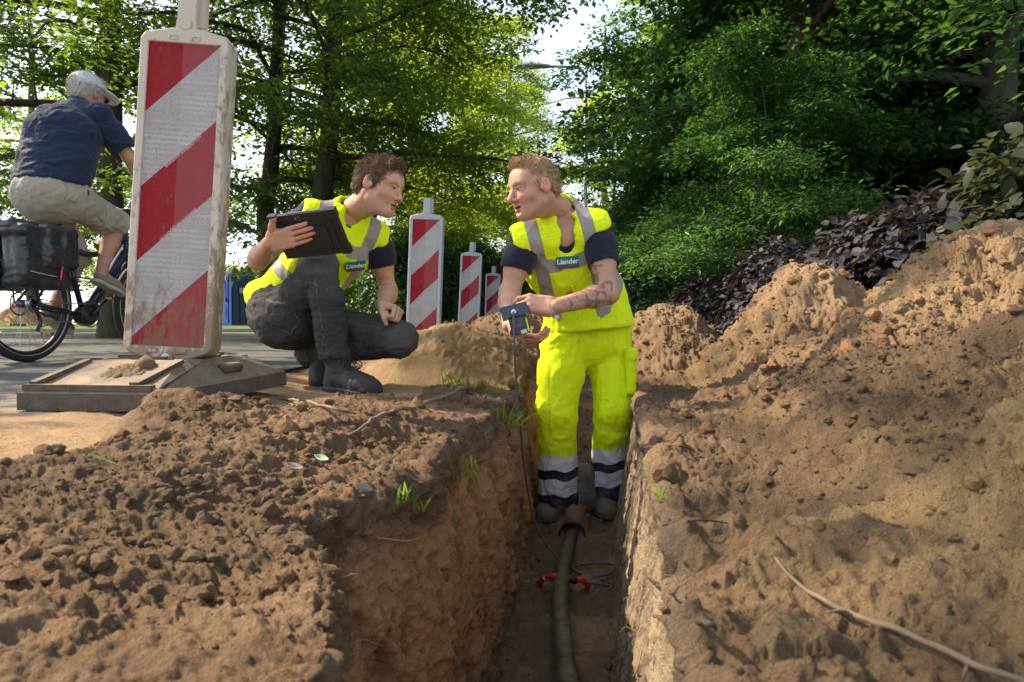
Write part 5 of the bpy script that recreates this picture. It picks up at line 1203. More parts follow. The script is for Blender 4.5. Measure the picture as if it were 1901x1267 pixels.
    def tp(nm, c, s, m, bev=.002, rot=None):
        bm = bmesh.new(); box(bm, c, s, rot); o = link(nm, bm_mesh(nm, bm, bevel=bev), m); o.parent = root2; return o
    tp('back_plate', (.025, -.01, .0115), (.165, .115, .006), blk); tp('raised_rim', (.025, .052, .0125), (.175, .006, .006), blk); tp('raised_rim', (.025, -.072, .0125), (.175, .006, .006), blk)
    tp('hand_strap', (.06, -.012, .017), (.045, .10, .004), blk); tp('camera_lens', (-.02, .078, .0105), (.022, .011, .003), slv, .001); tp('lens_glass', (-.017, .078, .012), (.009, .007, .002), gl, .0005)
    tp('edge_buttons', (.02, .0955, .0), (.15, .004, .007), slv, .001); tp('screen', (0, 0, -.0105), (.24, .16, .002), gl, .0005); tp('corner_guard', (.122, .08, 0), (.034, .036, .026), blk, .006); tp('corner_guard', (-.122, .08, 0), (.034, .036, .026), blk, .006); tp('corner_guard', (.122, -.08, 0), (.034, .036, .026), blk, .006)
crouching()
# ---- standing worker
def standing():
    root = empty('person', (*(W(1075, 985, 3.12)[:2]), FLOOR), 'standing worker in yellow vest and yellow trousers bending forward in the trench', 'person')
    shr, shl = W(972, 450, 2.86), W(1109, 426, 2.88); neck = W(1043, 404, 2.92); chest = W(1048, 482, 2.99); waist = W(1082, 550, 3.10); pelvis = W(1090, 605, 3.16)
    J = dict(pelvis=pelvis, waist=waist, chest=chest, shl=shl, shr=shr, neck=neck, right=unit(shr - shl), hipright=unit((-.98, -.15, 0)), rad=((.165, .12), (.150, .115), (.165, .12)))
    elr, wrr = W(946, 545, 2.84), W(945, 604, 2.64); ell_, wrl = W(1130, 545, 2.80), W(1030, 570, 2.56)
    hpos = W(990, 350, 2.76); HM = frame((-.86, -.44, -.20), (-.22, -.05, 1)); hV, hF, hc, _ = head_mesh(hpos, HM, neck + np.array((0, 0, .03)), 1.02, mouth_open=.9, brow=(.26, .15, .08), skin=SK_B, nose=1.04, stub=.22, eyecol=(.10, .14, .16))
    v = torso_vol(J, -.007, .008); V0, F0 = v.mesh(); ar = arm_mesh(shl, ell_, wrl, (.049, .040, .041, .0275), skin=SK_B)
    # tattoo on the forearm: inked lines in the skin
    V, F, cc = ar; t = seg_t(V, ell_, wrl); ink = sstep(.06, .16, fbm(V * 26, 4, 12, .5, True) - .42) * (t > .02) * (t < .84) * (V[:, 2] > -9); cc = cc * (1 - .62 * ink[:, None]) + np.array((.05, .055, .065)) * .62 * ink[:, None]; ar = (V, F, cc)
    ex = [(V0, F0, skin_col(V0, SK_B)), (hV, hF, hc), arm_mesh(shr, elr, wrr, (.049, .040, .041, .0275), skin=SK_B), ar]
    ex.append(hand_mesh(wrr, (.62, -.42, -.46), (-.55, -.35, -.75), curl=((30, 45, 30), (32, 48, 30), (35, 50, 30), (38, 50, 30)), thumb=(50, -40, 10), fore=elr, skin=SK_B, sc=1.04))
    ex.append(hand_mesh(wrl, (-1, -.08, .12), (.02, -.85, .5), left=True, curl=((35, 35, 25), (48, 50, 30), (58, 60, 30), (62, 66, 35)), thumb=(25, 35, 20), fore=ell_, skin=SK_B, sc=1.04))
    body_part(None, ex, root)
    hv, hf, rnd = hair_mesh(hpos, HM, 1.02, dict(thick=.002, line=.072, quiff=.011, dir=(.1, .8, .5), mess=.4, len=.017, lift=.45, n=9000, shortside=1)); link('hair', mesh_np('hair', hv, hf, True, {'rnd': rnd}), hair_material('blond_hair', (.19, .115, .06), (.52, .34, .18)), root)
    shirt(J, root, [(shr, elr), (shl, ell_)], M_navy, seed=6, frac=.56, sl=(.065, .066))
    J['hem'] = (W(1090, 613, 3.0), unit((.10, 0, -1)))
    vo, VV, VF = vest(J, root, [(shr, elr), (shl, ell_)], hem=[(waist, W(1098, 625, 3.12), (1, .1, 0), (.175, .14), (.20, .16))], seed=8, amp=.008)
    badge(vo, VV, VF, 1053, 487, (0, 0, 1), (1, -.05, .04), .092)
    N = vnormals(VV, VF); p, n = surf_at(VV, N, 1058, 543, 8)
    if p is not None:
        bm = bmesh.new(); box(bm, p + n * .004, (.022, .004, .022), Matrix.Rotation(R(45), 3, 'Y')); link('care_label', bm_mesh('care_label', bm), simple('red_label', (.5, .05, .04), .6), vo)
    # trousers
    hr, hl_ = W(1050, 620, 3.12), W(1128, 620, 3.22); kr, kl = W(1032, 768, 3.08), W(1140, 765, 3.12); ar_, al = W(1037, 935, 3.12), W(1128, 930, 3.22)
    lo, hi = bounds([hr, hl_, kr, kl, ar_, al, pelvis], .16); v = Vol(lo, hi, .0055)
    v.econe(W(1090, 585, 3.17), W(1090, 635, 3.17), (1, 0, 0), (.185, .125), (.195, .13), k=.03)
    for h_, kn, an in ((hr, kr, ar_), (hl_, kl, al)):
        v.econe(h_, h_ + (kn - h_) * .5, (1, 0, 0), (.098, .108), (.092, .096), k=.03); v.econe(h_ + (kn - h_) * .5, kn, (1, 0, 0), (.092, .096), (.082, .084), k=.03)
        v.econe(kn, kn + (an - kn) * .85, (1, 0, 0), (.082, .082), (.080, .078), k=.02)
    ms = [v.mesh()]
    for kn, an in ((kr, ar_), (kl, al)): ms.append(cut_limb([kn + (an - kn) * .5, kn + (an - kn) * 1.03], (.082, .083), hollow=True))
    V, F = cat_parts(ms); low = sstep(.05, .35, V[:, 2] - FLOOR - .1)
    kf = np.exp(-((V[:, 2] - kr[2] + .04) / .09) ** 2) + np.exp(-((V[:, 2] - hr[2] + .02) / .06) ** 2) + np.exp(-((V[:, 2] - FLOOR - .16) / .05) ** 2); V1 = wrinkle(V, F, .012, 9, 14, (1, 1, .16)); V2 = wrinkle(V1, F, .008, 14, 16, (.7, .7, 1.2)); V1 = V1 + (V2 - V1) * np.clip(kf, 0, 1)[:, None]; V1 = wrinkle(V1, F, .003, 30, 17, (1, 1, .4)); V = V1
    zz = V[:, 2] - FLOOR - .10 - .06 * np.abs(V[:, 0] - .3) * 0 + .006 * np.sin(V[:, 0] * 60); lleg = V[:, 0] < (W(1085, 800, 3.1)[0]); zz = zz - np.where(lleg, 0, .02 - .14 * (V[:, 0] - al[0]) * -1)
    seam = np.minimum(np.abs(zz - .47), np.where(V[:, 2] > kr[2] - .3, np.minimum(np.abs((V - kr)[:, 0] + .035), np.abs((V - kl)[:, 0] - .055)), 1)); seam = np.minimum(seam, np.where(V[:, 2] > hr[2] - .1, np.abs(V[:, 0] - W(1088, 600, 3.05)[0]), 1))
    side = (V[:, 0] - (al[0] + .055 + .03 * sstep(.6, .9, V[:, 2] - FLOOR))) * 1.0; side = np.where((V[:, 2] - FLOOR > .62) & (V[:, 1] > al[1] - .07), side - .025, -1)
    tr = link('trousers', mesh_np('trousers', V, F, True, {'zz': zz, 'seam': seam, 'side': side}), M_wt, root)
    N = vnormals(V, F)
    v = Vol(kl + np.array((-.1, -.14, -.05)), kl + np.array((.2, .12, .36)), .005); v.rbox(kl + np.array((.066, -.01, .17)), (.020, .062, .085), r=.015); v.rbox(kl + np.array((.068, -.01, .265)), (.023, .066, .028), r=.012, k=.004)
    Vp, Fp = v.mesh(); Vp = wrinkle(Vp, Fp, .006, 14, 3); link('thigh_pocket', mesh_np('thigh_pocket', Vp, Fp, True, {'zz': np.ones(len(Vp)), 'seam': np.ones(len(Vp)), 'side': -np.ones(len(Vp))}), M_wt, tr)
    ll = simple('pale_laces', (.32, .28, .22), .7); boot(root, W(1060, 935, 3.13), np.array((*W(1001, 986, 3.06)[:2], FLOOR + .036)), (-.12, -.05, 1), M_leather2, M_sole2, 1.08, high=.15, lace=ll); boot(root, W(1118, 930, 3.22), np.array((*W(1131, 975, 3.08)[:2], FLOOR + .038)), (.05, -.02, 1), M_leather2, M_sole2, 1.08, high=.15, lace=ll)
    # ring
    hd = np.array(wrl) + unit((-1, -.08, .12)) * .125 + np.array((.0, -.022, -.022)); ax = unit((-.7, 0, -.7)); a1 = unit(np.cross(ax, (0, 1, 0))); a2 = np.cross(ax, a1)
    tube('wedding_ring', [hd + .0098 * (math.cos(a) * a1 + math.sin(a) * a2) for a in np.linspace(0, 6.28, 18)], .0016, simple('gold', (.7, .5, .2), .25, .9), root, 6)
    return wrr, wrl
wrr_B, wrl_B = standing()
# measuring device in his hands
def device():
    c = W(962, 598, 2.50); rot = Matrix.Rotation(R(-14), 3, 'Y') @ Matrix.Rotation(R(-8), 3, 'X')
    m1 = simple('blue_grey_casing', (.035, .048, .066), .4, var=.25, scale=30, bump=.0004); m2 = simple('dark_casing', (.02, .021, .024), .45, var=.3); gl = simple('device_glass', (.02, .03, .035), .1)
    bm = bmesh.new(); box(bm, (0, 0, 0), (.066, .042, .092)); me = bm_mesh('body', bm, bevel=.008, seg=3); root = link('measuring_device', me, m2); M4 = rot.to_4x4(); M4.translation = Vector(c); root.matrix_world = M4
    tag(root, 'dark grey handheld measuring device with a cable, held by the standing worker', 'measuring device')
    def dp(nm, c, s, m, bev=.002, par=root):
        bm = bmesh.new(); box(bm, c, s); o = link(nm, bm_mesh(nm, bm, bevel=bev), m); o.parent = par; return o
    dp('head_block', (-.004, -.004, .036), (.098, .058, .036), m1, .005); dp('screen_lid', (-.004, .012, .058), (.100, .050, .012), m1, .003); dp('screen', (-.004, .010, .065), (.08, .035, .002), gl, .0005)
    k_ = dp('keypad', (.0, -.022, -.008), (.036, .005, .034), m1); dp('key', (0, -.026, 0), (.005, .003, .013), gl, .0005, k_); dp('key', (.006, -.026, 0), (.005, .003, .013), gl, .0005, k_)
    dp('yellow_trim', (.030, -.018, -.02), (.006, .010, .05), simple('lime_trim', (.45, .6, .03), .5)); dp('label', (.012, -.022, -.042), (.022, .003, .014), simple('pale_label', (.5, .5, .45), .5), .0005)
    bm = bmesh.new(); bmesh.ops.create_cone(bm, cap_ends=True, segments=16, radius1=.011, radius2=.009, depth=.016, matrix=Matrix.Translation((-.008, -.036, .034)) @ Matrix.Rotation(R(90), 4, 'X')); o = link('socket', bm_mesh('socket', bm, smooth=False), M_metal); o.parent = root
    return rot @ Vector((-.008, -.042, .032)) + Vector(c)
plug = device()
M_wire = simple('grey_wire', (.07, .07, .075), .5); M_black = simple('black_plastic', (.02, .02, .022), .4)
cp = [plug, plug + Vector((0, -.004, -.012)), W(955, 640, 2.46), W(958, 700, 2.5), W(966, 790, 2.55), W(975, 880, 2.6), W(992, 965, 2.62), W(1022, 1020, 2.6), W(1062, 1056, 2.52), W(1098, 1070, 2.48), W(1130, 1066, 2.5), W(1142, 1052, 2.55), W(1120, 1046, 2.6), W(1080, 1048, 2.6), W(1062, 1056, 2.575), W(1085, 1068, 2.50), W(1125, 1078, 2.44), W(1138, 1088, 2.42), W(1115, 1086, 2.40), W(1072, 1079, 2.375)]
tag(tube('test_lead', cp, .0042, M_wire, n=8, steps=190), 'thin grey lead running from the measuring device down the trench to the red clamp', 'lead')
# cable lying in the trench, mouth of the duct, red clamp
def cable():
    k = NB('old_cable'); co = k.coord(); n = k.noise(co, 22, 7, .7); n2 = k.noise(co, 60, 4, .8); c = k.mix(k.rng(n, .35, .65), (.040, .040, .026), (.115, .105, .07)); c = k.mix(k.rng(n2, .56, .68, 0, .8), c, (.24, .165, .10)); k.base(c, k.rng(n, .3, .7, .3, .65), 0, .5)
    wv = k.new('TexWave', wave_type='BANDS', bands_direction='DIAGONAL'); wv.inputs['Scale'].default_value = 7; wv.inputs['Distortion'].default_value = 3; k.set(wv.inputs['Vector'], co); k.bump(k.math('ADD', n, k.math('MULTIPLY', wv.outputs['Fac'], .15)), .006)
    zc = FLOOR + .045
    def fp(px, py, dz=0):   # point on the trench floor below a photo pixel
        D = 1.0
        for _ in range(30): D *= 1 + (W(px, py, D)[2] - (zc + dz)) / (CZ - zc) * .8
        return W(px, py, D)
    P = [W(1064, 978, 3.05), W(1061, 994, 2.93), fp(1050, 1030), fp(1043, 1070), fp(1040, 1110), fp(1042, 1150), fp(1047, 1200), fp(1054, 1267), fp(1060, 1330), fp(1062, 1500), fp(1060, 1900)]
    pts = curve_pts(P, 120); V, F = tube_np(pts, .0265, 28); N = vnormals(V, F); V = V + N * (.0025 * fbm(V * 18, 4, 3))[:, None]
    tag(link('power_cable', quads_clean('power_cable', V, F), k.m), 'thick grey green cable lying along the trench floor', 'cable')
    # duct: black pipe buried under his feet, only its open mouth shows
    p0 = W(1062, 998, 2.92); p1 = p0 + np.array((.04, .45, -.10)); a = np.linspace(0, 2 * np.pi, 32, endpoint=False); V = []; F = []
    d = unit(p1 - p0); u = unit(np.cross(d, (0, 0, 1))); w_ = np.cross(u, d)
    p0 = p0 + np.array((0, 0, .008))
    for (p, r_) in ((p0, .058), (p1, .058), (p1, .054), (p0, .054)): V.append(p + r_ * (np.cos(a)[:, None] * u + np.sin(a)[:, None] * w_))
    V = np.concatenate(V); j = np.arange(32); F = np.concatenate([np.stack([b_ * 32 + j, b_ * 32 + (j + 1) % 32, ((b_ + 1) % 4) * 32 + (j + 1) % 32, ((b_ + 1) % 4) * 32 + j], -1) for b_ in (0, 1, 2, 3)])
    tag(link('cable_duct', mesh_np('cable_duct', V, F), M_black), 'open end of a black pipe between the boots, the cable coming out of it', 'pipe')
    q = fp(1043, 1078, .03); root = empty('cable_clamp', q, 'red hooked clamp with black sleeve lying across the cable', 'clamp'); red = simple('red_rubber', (.50, .022, .018), .4, var=.25, scale=60)
    tube('hook', [W(1050, 1073, 2.36), W(1030, 1070, 2.36), W(1014, 1072, 2.38), W(1004, 1080, 2.40), W(1003, 1088, 2.42), W(1009, 1091, 2.44)], .0095, red, root, 12, 30)
    tube('hook', [W(1062, 1076, 2.36), W(1078, 1077, 2.36), W(1088, 1083, 2.37), W(1091, 1091, 2.38), W(1085, 1097, 2.40), W(1074, 1097, 2.43)], .0095, red, root, 12, 30)
    tube('sleeve', [W(1041, 1072, 2.355), W(1056, 1075, 2.35), W(1070, 1078, 2.355)], .0125, M_black, root, 14, 8)
    tube('white_mark', [W(1014, 1072, 2.38), W(1011, 1074, 2.385)], .0100, simple('white_mark', (.5, .45, .42), .5), root, 12, 4)
cable()
# ---------------------------------------------------------------- cyclist and bicycle
BO = np.array((W(50, 560, 4.2)[0], 4.2, 0.)); HX = unit((.12, .99, 0)); HR = np.array((HX[1], -HX[0], 0))
def B(x, r, z): return BO + HX * x + HR * r + np.array((0, 0, z))
M_bk = simple('bicycle_black', (.018, .020, .026), .35, var=.3, scale=20); M_blu = simple('frame_paint', (.018, .026, .048), .3, .3); M_tyre = simple('tyre_rubber', (.020, .020, .021), .8, var=.3)
M_cream = simple('reflective_sidewall', (.42, .36, .28), .6); M_chrome = simple('steel', (.35, .35, .36), .3, .9)
def ring(R_, r_, n=72, m=10, flat=1.):
    a = np.linspace(0, 2 * np.pi, n, endpoint=False); b = np.linspace(0, 2 * np.pi, m, endpoint=False); A, Bb = np.meshgrid(a, b, indexing='ij')
    rr = R_ + r_ * np.cos(Bb); V = np.stack([rr * np.cos(A), r_ * flat * np.sin(Bb), rr * np.sin(A)], -1).reshape(-1, 3)
    i = np.arange(n)[:, None]; j = np.arange(m)[None]; F = np.stack([i * m + j, i * m + (j + 1) % m, ((i + 1) % n) * m + (j + 1) % m, ((i + 1) % n) * m + j], -1).reshape(-1, 4); return V, F
def lw(V, o): return o + V[:, :1] * HX - V[:, 1:2] * HR + V[:, 2:3] * np.array((0, 0, 1.))
def bike():
    root = empty('bicycle', BO, 'dark electric bicycle ridden away from the viewer at the left edge', 'bicycle')
    def T(nm, pts, r, m=M_bk, par=root, n=10, steps=20): return tube(nm, [B(*p) for p in pts], r, m, par, n, steps)
    for hx, spk in ((0., 28), (1.13, 28)):
        hub = B(hx, 0, .358); t = link('wheel', mesh_np('rim', *[(lw(V, hub), F) for V, F in [ring(.303, .012, flat=1.1)]][0]), M_bk, root)
        V, F = ring(.335, .024); link('tyre', mesh_np('tyre', lw(V, hub), F), M_tyre, t)
        V, F = ring(.319, .0035, flat=7.0); link('reflective_band', mesh_np('reflective_band', lw(V, hub), F), M_cream, t)
        parts = []
        for i in range(spk):
            a = i * 2 * math.pi / spk + .05; s_ = (-1) ** i; a2 = a + s_ * .28 * (1 if (i // 2) % 2 else -1)
            parts.append(tube_np(lw(np.array([(.028 * math.cos(a2), s_ * .028, .028 * math.sin(a2)), (.30 * math.cos(a), 0, .30 * math.sin(a))]), hub), .0013, 5, False))
        V, F = cat_parts(parts); link('spokes', mesh_np('spokes', V, F), M_chrome, t)
        h_ = link('hub', quads_clean('hub', *tube_np([hub - HR * .05, hub + HR * .05], .026, 14)), M_bk, t)
        V, F = ring(.07, .006, 32, 6, .3); link('brake_disc', mesh_np('brake_disc', lw(V + (0, .045, 0), hub), F), M_chrome, t)
    T('seat_tube', [(.47, 0, .30), (.30, 0, .78)], .019, M_blu); T('seat_post', [(.30, 0, .78), (.245, 0, .95)], .0135)
    T('down_tube', [(.50, 0, .31), (.90, 0, .78)], .034, M_blu); T('top_tube', [(.31, 0, .74), (.60, 0, .72), (.90, 0, .86)], .021, M_blu); T('head_tube', [(.885, 0, .90), (.93, 0, .70)], .024, M_blu)
    T('fork', [(.93, .0, .70), (.965, .06, .62), (1.13, .062, .358)], .014); T('fork', [(.93, .0, .70), (.965, -.06, .62), (1.13, -.062, .358)], .014)
    for s_ in (-1, 1): T('chain_stay', [(.45, s_ * .03, .29), (0, s_ * .065, .358)], .0115, M_blu); T('seat_stay', [(.32, s_ * .02, .73), (0, s_ * .065, .37)], .0085, M_blu)
    T('stem', [(.885, 0, .90), (.87, 0, 1.05), (.93, 0, 1.08)], .014); T('handlebar', [(.76, .30, 1.07), (.86, .26, 1.10), (.93, .1, 1.09), (.94, 0, 1.085), (.93, -.1, 1.09), (.86, -.26, 1.10), (.76, -.30, 1.07)], .0115)
    for s_ in (-1, 1): T('grip', [(.84, s_ * .275, 1.095), (.72, s_ * .315, 1.06)], .0165, M_tyre, n=12); T('brake_lever', [(.88, s_ * .24, 1.09), (.93, s_ * .29, 1.05), (.87, s_ * .33, 1.02)], .005)
    v = Vol((-.2, -.12, -.07), (.16, .12, .07), .005); v.ell((-.05, 0, 0), (.12, .085, .028), k=.03); v.econe((0, 0, 0), (.12, 0, -.01), (0, 1, 0), (.045, .022), (.022, .018), k=.03); V, F = v.mesh()
    sd = link('saddle', mesh_np('saddle', lw(V * (1, 1, 1), B(.215, 0, .975)), F), M_bk, root)
    v = Vol((-.14, -.08, -.12), (.14, .08, .12), .006); v.ell((0, 0, 0), (.10, .055, .075), k=.02); v.ell((.05, 0, .05), (.07, .045, .06), k=.03); V, F = v.mesh(); link('motor', mesh_np('motor', lw(V, B(.49, 0, .29)), F), M_bk, root)
    V, F = ring(.078, .004, 36, 6, 1.); c = link('chainring', mesh_np('chainring', lw(V, B(.47, .055, .29)), F), M_bk, root)
    T('crank', [(.47, .07, .29), (.57, .095, .405)], .011); T('crank', [(.47, -.07, .29), (.37, -.095, .175)], .011)
    for x, r_, z in ((.575, .145, .41), (.365, -.145, .17)):
        bm = bmesh.new(); box(bm, (0, 0, 0), (.09, .085, .016)); me = bm_mesh('pedal', bm, bevel=.004); me.transform(Matrix(((HX[0], HR[0], 0, 0), (HX[1], HR[1], 0, 0), (0, 0, 1, 0), (0, 0, 0, 1)))); me.transform(Matrix.Translation(B(x, r_, z))); p = link('pedal', me, M_bk, root)
        bm = bmesh.new(); box(bm, B(x - .046, r_, z), (.05, .006, .012)); link('reflector', bm_mesh('reflector', bm), simple('orange_reflector', (.75, .22, .02), .3), p)
    T('chain', [(.47, .055, .212), (.25, .055, .25), (.02, .055, .21)], .004, M_chrome); T('chain', [(.47, .055, .368), (.2, .055, .37), (0, .055, .395)], .004, M_chrome); T('derailleur', [(0, .06, .33), (.03, .065, .25), (.005, .065, .19)], .012)
    V, F = ring(.045, .010, 24, 6, 1.6); link('cassette', mesh_np('cassette', lw(V, B(0, .05, .358)), F), M_chrome, root)
    for s_ in (-1, 1): T('rack_leg', [(.0, s_ * .08, .36), (-.05, s_ * .075, .72)], .006); T('rack_rail', [(.22, s_ * .05, .74), (-.28, s_ * .06, .75)], .0065)
    a = np.linspace(R(20), R(190), 40); P_ = [B(.375 * math.cos(t), 0, .358 + .375 * math.sin(t)) for t in a]; V, F = tube_np(P_, .022, 8); link('mudguard', quads_clean('mudguard', V, F), M_bk, root)
    T('kick_stand', [(.10, -.06, .33), (.34, -.09, .26)], .009); T('cable_loop', [(.90, .05, .95), (.98, .02, 1.0), (.96, 0, 1.12), (.90, .1, 1.10)], .003)
bike()
def pannier():
    root = empty('bicycle_bag', B(-.05, 0, .74), 'large black double bag hanging over the rear wheel of the bicycle', 'bag'); m = simple('black_tarpaulin', (.022, .024, .028), .38, var=.35, scale=12, bump=.004)
    Ml = np.array([HX, -HR, (0, 0, 1.)])
    for s_ in (-1, 1):
        v = Vol((-.27, -.14, -.32), (.25, .14, .12), .007)
        v.rbox((-.02, 0, -.10), (.19, .075, .175), r=.04); v.rbox((.07, -.05 * 1, -.02), (.13, .055, .13), r=.04, k=.03); v.rbox((-.02, 0, .06), (.20, .085, .03), r=.025, k=.02)
        V, F = v.mesh(); V = wrinkle(V, F, .012, 8, 30 + s_, (1, 1, 1)); V[:, 1] *= s_ if s_ > 0 else 1
        V2 = B(-.05, s_ * .145, .72) + V[:, :1] * HX - V[:, 1:2] * HR * -s_ * -1 + V[:, 2:3] * np.array((0, 0, 1.)); b = link('side_bag', mesh_np('side_bag', V2, F), m, root)
        if s_ > 0:
            tube('orange_strip', [B(.02, .236, .75), B(.02, .240, .65), B(-.005, .238, .50)], .006, simple('orange_trim', (.55, .05, .01), .4), b, 6); tube('strap', [B(.10, .20, .80), B(.12, .235, .70), B(.12, .232, .52)], .008, M_bk, b, 6)
            tube('pale_piping', [B(-.22, .232, .54), B(-.1, .236, .525), B(-.03, .236, .52)], .0035, simple('pale_piping', (.4, .4, .38), .5), b, 6)
    v = Vol((-.3, -.2, -.04), (.3, .2, .08), .008); v.rbox((-.02, 0, .02), (.21, .17, .03), r=.025); V, F = v.mesh(); V = wrinkle(V, F, .008, 9, 33, (1, 1, 1)); link('cover_flap', mesh_np('cover_flap', B(-.05, 0, .79) + V[:, :1] * HX - V[:, 1:2] * HR + V[:, 2:3] * np.array((0, 0, 1.)), F), m, root)
pannier()
def cyclist():
    root = empty('person', B(.25, 0, 0), 'cyclist in white cap, navy t-shirt and beige shorts riding away at the left edge', 'person'); up = np.array((0, 0, 1.))
    pel, waist, chest = B(.20, 0, 1.09), B(.25, 0, 1.25), B(.36, 0, 1.48); shr, shl, neck = B(.42, .185, 1.62), B(.42, -.185, 1.62), B(.45, 0, 1.685)
    J = dict(pelvis=pel, waist=waist, chest=chest, shl=shl, shr=shr, neck=neck, right=HR, rad=((.185, .15), (.195, .16), (.195, .145)))
    elr, wrr, ell_, wrl = B(.56, .30, 1.37), B(.76, .315, 1.13), B(.56, -.32, 1.36), B(.76, -.315, 1.13)
    hp = B(.53, .02, 1.80); HM = frame((.35, .92, -.18), (.0, .15, 1)); hV, hF, hc, _ = head_mesh(hp, HM, neck, 1.04, skin=SK_C, mouth_open=0, stub=.05)
    v = torso_vol(J, -.02, .01); V0, F0 = v.mesh(); ex = [(V0, F0, skin_col(V0, SK_C)), (hV, hF, hc), arm_mesh(shr, elr, wrr, (.055, .045, .045, .03), skin=SK_C), arm_mesh(shl, ell_, wrl, (.055, .045, .045, .03), skin=SK_C)]
    for w_, e_, lf in ((wrr, elr, False), (wrl, ell_, True)): ex.append(hand_mesh(w_, unit(HX + np.array((0, 0, -.35))), (0, .1, 1), left=lf, curl=((50, 70, 50),) * 4, thumb=(30, 40, 30), fore=e_, skin=SK_C, h=.003))
    hr, hl_, kr, kl, ar_, al = B(.26, .10, 1.04), B(.26, -.10, 1.04), B(.64, .13, .93), B(.56, -.12, .66), B(.47, .13, .56), B(.33, -.12, .29)
    for k_, a_ in ((kr, ar_), (kl, al)):
        lo, hi = bounds([k_, a_], .1); v = Vol(lo, hi, .006); m = k_ + (a_ - k_) * .35; v.cone(k_, m, .058, .056, k=.02); v.cone(m - HX * .012, a_, .055, .034, k=.03); v.ell(a_, (.036,) * 3, k=.02); V, F = v.mesh(); ex.append((V, F, skin_col(V, SK_C)))
    body_part(None, ex, root)
    # shirt with rounded back and straight hem
    v = torso_vol(J, .012, .007); v.econe(waist, B(.19, 0, 1.07), HR, (.205, .17), (.215, .18), k=.05); v.ell(B(.27, 0, 1.42), (.2, .15, .22), k=.08); v.plane(B(.2, 0, 1.125), (-.1 * HX[0], -.1 * HX[1], -1)); parts = [v.mesh()]
    for s_, e_ in ((shr, elr), (shl, ell_)): parts.append(cut_limb([s_, s_ + (e_ - s_) * .4, s_ + (e_ - s_) * .78], (.084, .080, .076), hollow=True))
    V, F = cat_parts(parts); V = wrinkle(V, F, .013, 6, 41, (1, 1, 1.8)); V = wrinkle(V, F, .004, 18, 43, (1, 1, 2)); link('t_shirt', mesh_np('t_shirt', V, F), M_navy2, root)
    lo, hi = bounds([pel, hr, hl_, kr, kl], .2); v = Vol(lo, hi, .007); v.ell(B(.19, 0, 1.06), (.21, .19, .16), k=.03); v.econe(B(.2, 0, 1.05), B(.23, 0, 1.2), HR, (.19, .155), (.19, .15), k=.04)
    for h_, k_ in ((hr, kr), (hl_, kl)): v.cone(h_, h_ + (k_ - h_) * .6, .125, .098, k=.05)
    parts = [v.mesh()]
    for h_, k_ in ((hr, kr), (hl_, kl)): parts.append(cut_limb([h_ + (k_ - h_) * .3, h_ + (k_ - h_) * .7, h_ + (k_ - h_) * 1.04], (.108, .098, .094), hollow=True))
    V, F = cat_parts(parts); V = wrinkle(V, F, .013, 8, 51, (1, 1, 1)); V = wrinkle(V, F, .004, 22, 52, (1, 1, 1)); sh = link('shorts', mesh_np('shorts', V, F), cloth('beige_cotton', (.34, .30, .24), var=.15), root)
    bm = bmesh.new(); p, n = surf_at(V, vnormals(V, F), 168, 358, 9)
    if p is not None: box(bm, p + n * .002, (.012, .006, .03)); link('loop_tag', bm_mesh('loop_tag', bm), M_bk, sh)
    # shoes
    for a_, toe in ((ar_, B(.68, .13, .43)), (al, B(.50, -.13, .16))):
        f = unit(toe - a_); u_ = unit(up - f * f[2]); M = frame(unit(f * 1.0 + u_ * .25), u_); o = toe - M[1] * .235 - M[2] * .0
        v = Vol((-.07, -.09, -.03), (.07, .26, .15), .005); v.ell((0, .15, .04), (.046, .09, .034), k=.02); v.econe((0, .12, .045), (0, -.005, .055), (1, 0, 0), (.042, .038), (.038, .045), k=.03); v.plane((0, 0, .015), (0, 0, -1)); V, F = v.mesh(); s_ = link('shoe', mesh_np('shoe', to_world(V, M, o, 1.05), F), cloth('taupe_canvas', (.24, .21, .16)), root)
        v = Vol((-.07, -.09, -.03), (.07, .26, .06), .005); v.ell((0, .14, .01), (.049, .105, .03), k=.01); v.ell((0, -.01, .01), (.042, .055, .03), k=.05); v.plane((0, 0, .022), (0, 0, 1)); v.plane((0, 0, -.004), (0, 0, -1)); V, F = v.mesh(); link('shoe_sole', mesh_np('shoe_sole', to_world(V, M, o, 1.05), F), simple('pale_sole', (.42, .37, .28), .7), s_)
    # grey hair, cap, sunglasses
    hv, hf, rnd = hair_mesh(hp, HM, 1.06, dict(thick=.012, line=.07, quiff=.012, dir=(0, -.3, -.6), mess=.9, len=.035, lift=.4, n=4200)); link('hair', mesh_np('hair', hv, hf, True, {'rnd': rnd}), hair_material('grey_hair', (.30, .29, .27), (.66, .64, .61)), root)
    v = Vol((-.13, -.16, -.02), (.13, .22, .17), .004); v.ell((0, -.018, .045), (.094, .116, .098), k=.01); v.plane((0, 0, .043), (0, .12, -1)); v.ell((0, .12, .052), (.075, .085, .012), np.array([[1, 0, 0], [0, .97, -.22], [0, .22, .97]]), k=.012); v.ell((0, -.13, .055), (.04, .03, .028), k=.004, op='s')
    V, F = v.mesh(); V = wrinkle(V, F, .002, 20, 3, (1, 1, 1)); cp = link('cap', mesh_np('cap', to_world(V, HM, hp, 1.05), F), cloth('white_cotton', (.56, .60, .62), var=.08), root)
    v = Vol((-.1, -.05, -.04), (.1, .12, .04), .003)
    for s_ in (-1, 1): v.ell((s_ * .034, .096, .002), (.030, .008, .019), k=.004); v.cone((s_ * .062, .088, .008), (s_ * .088, -.01, .006), .003, .003, k=.004)
    v.cone((-.01, .102, .006), (.01, .102, .006), .003, .003, k=.003); V, F = v.mesh(); link('sunglasses', mesh_np('sunglasses', to_world(V, HM, hp, 1.06), F), simple('dark_lens', (.012, .01, .01), .12), root)
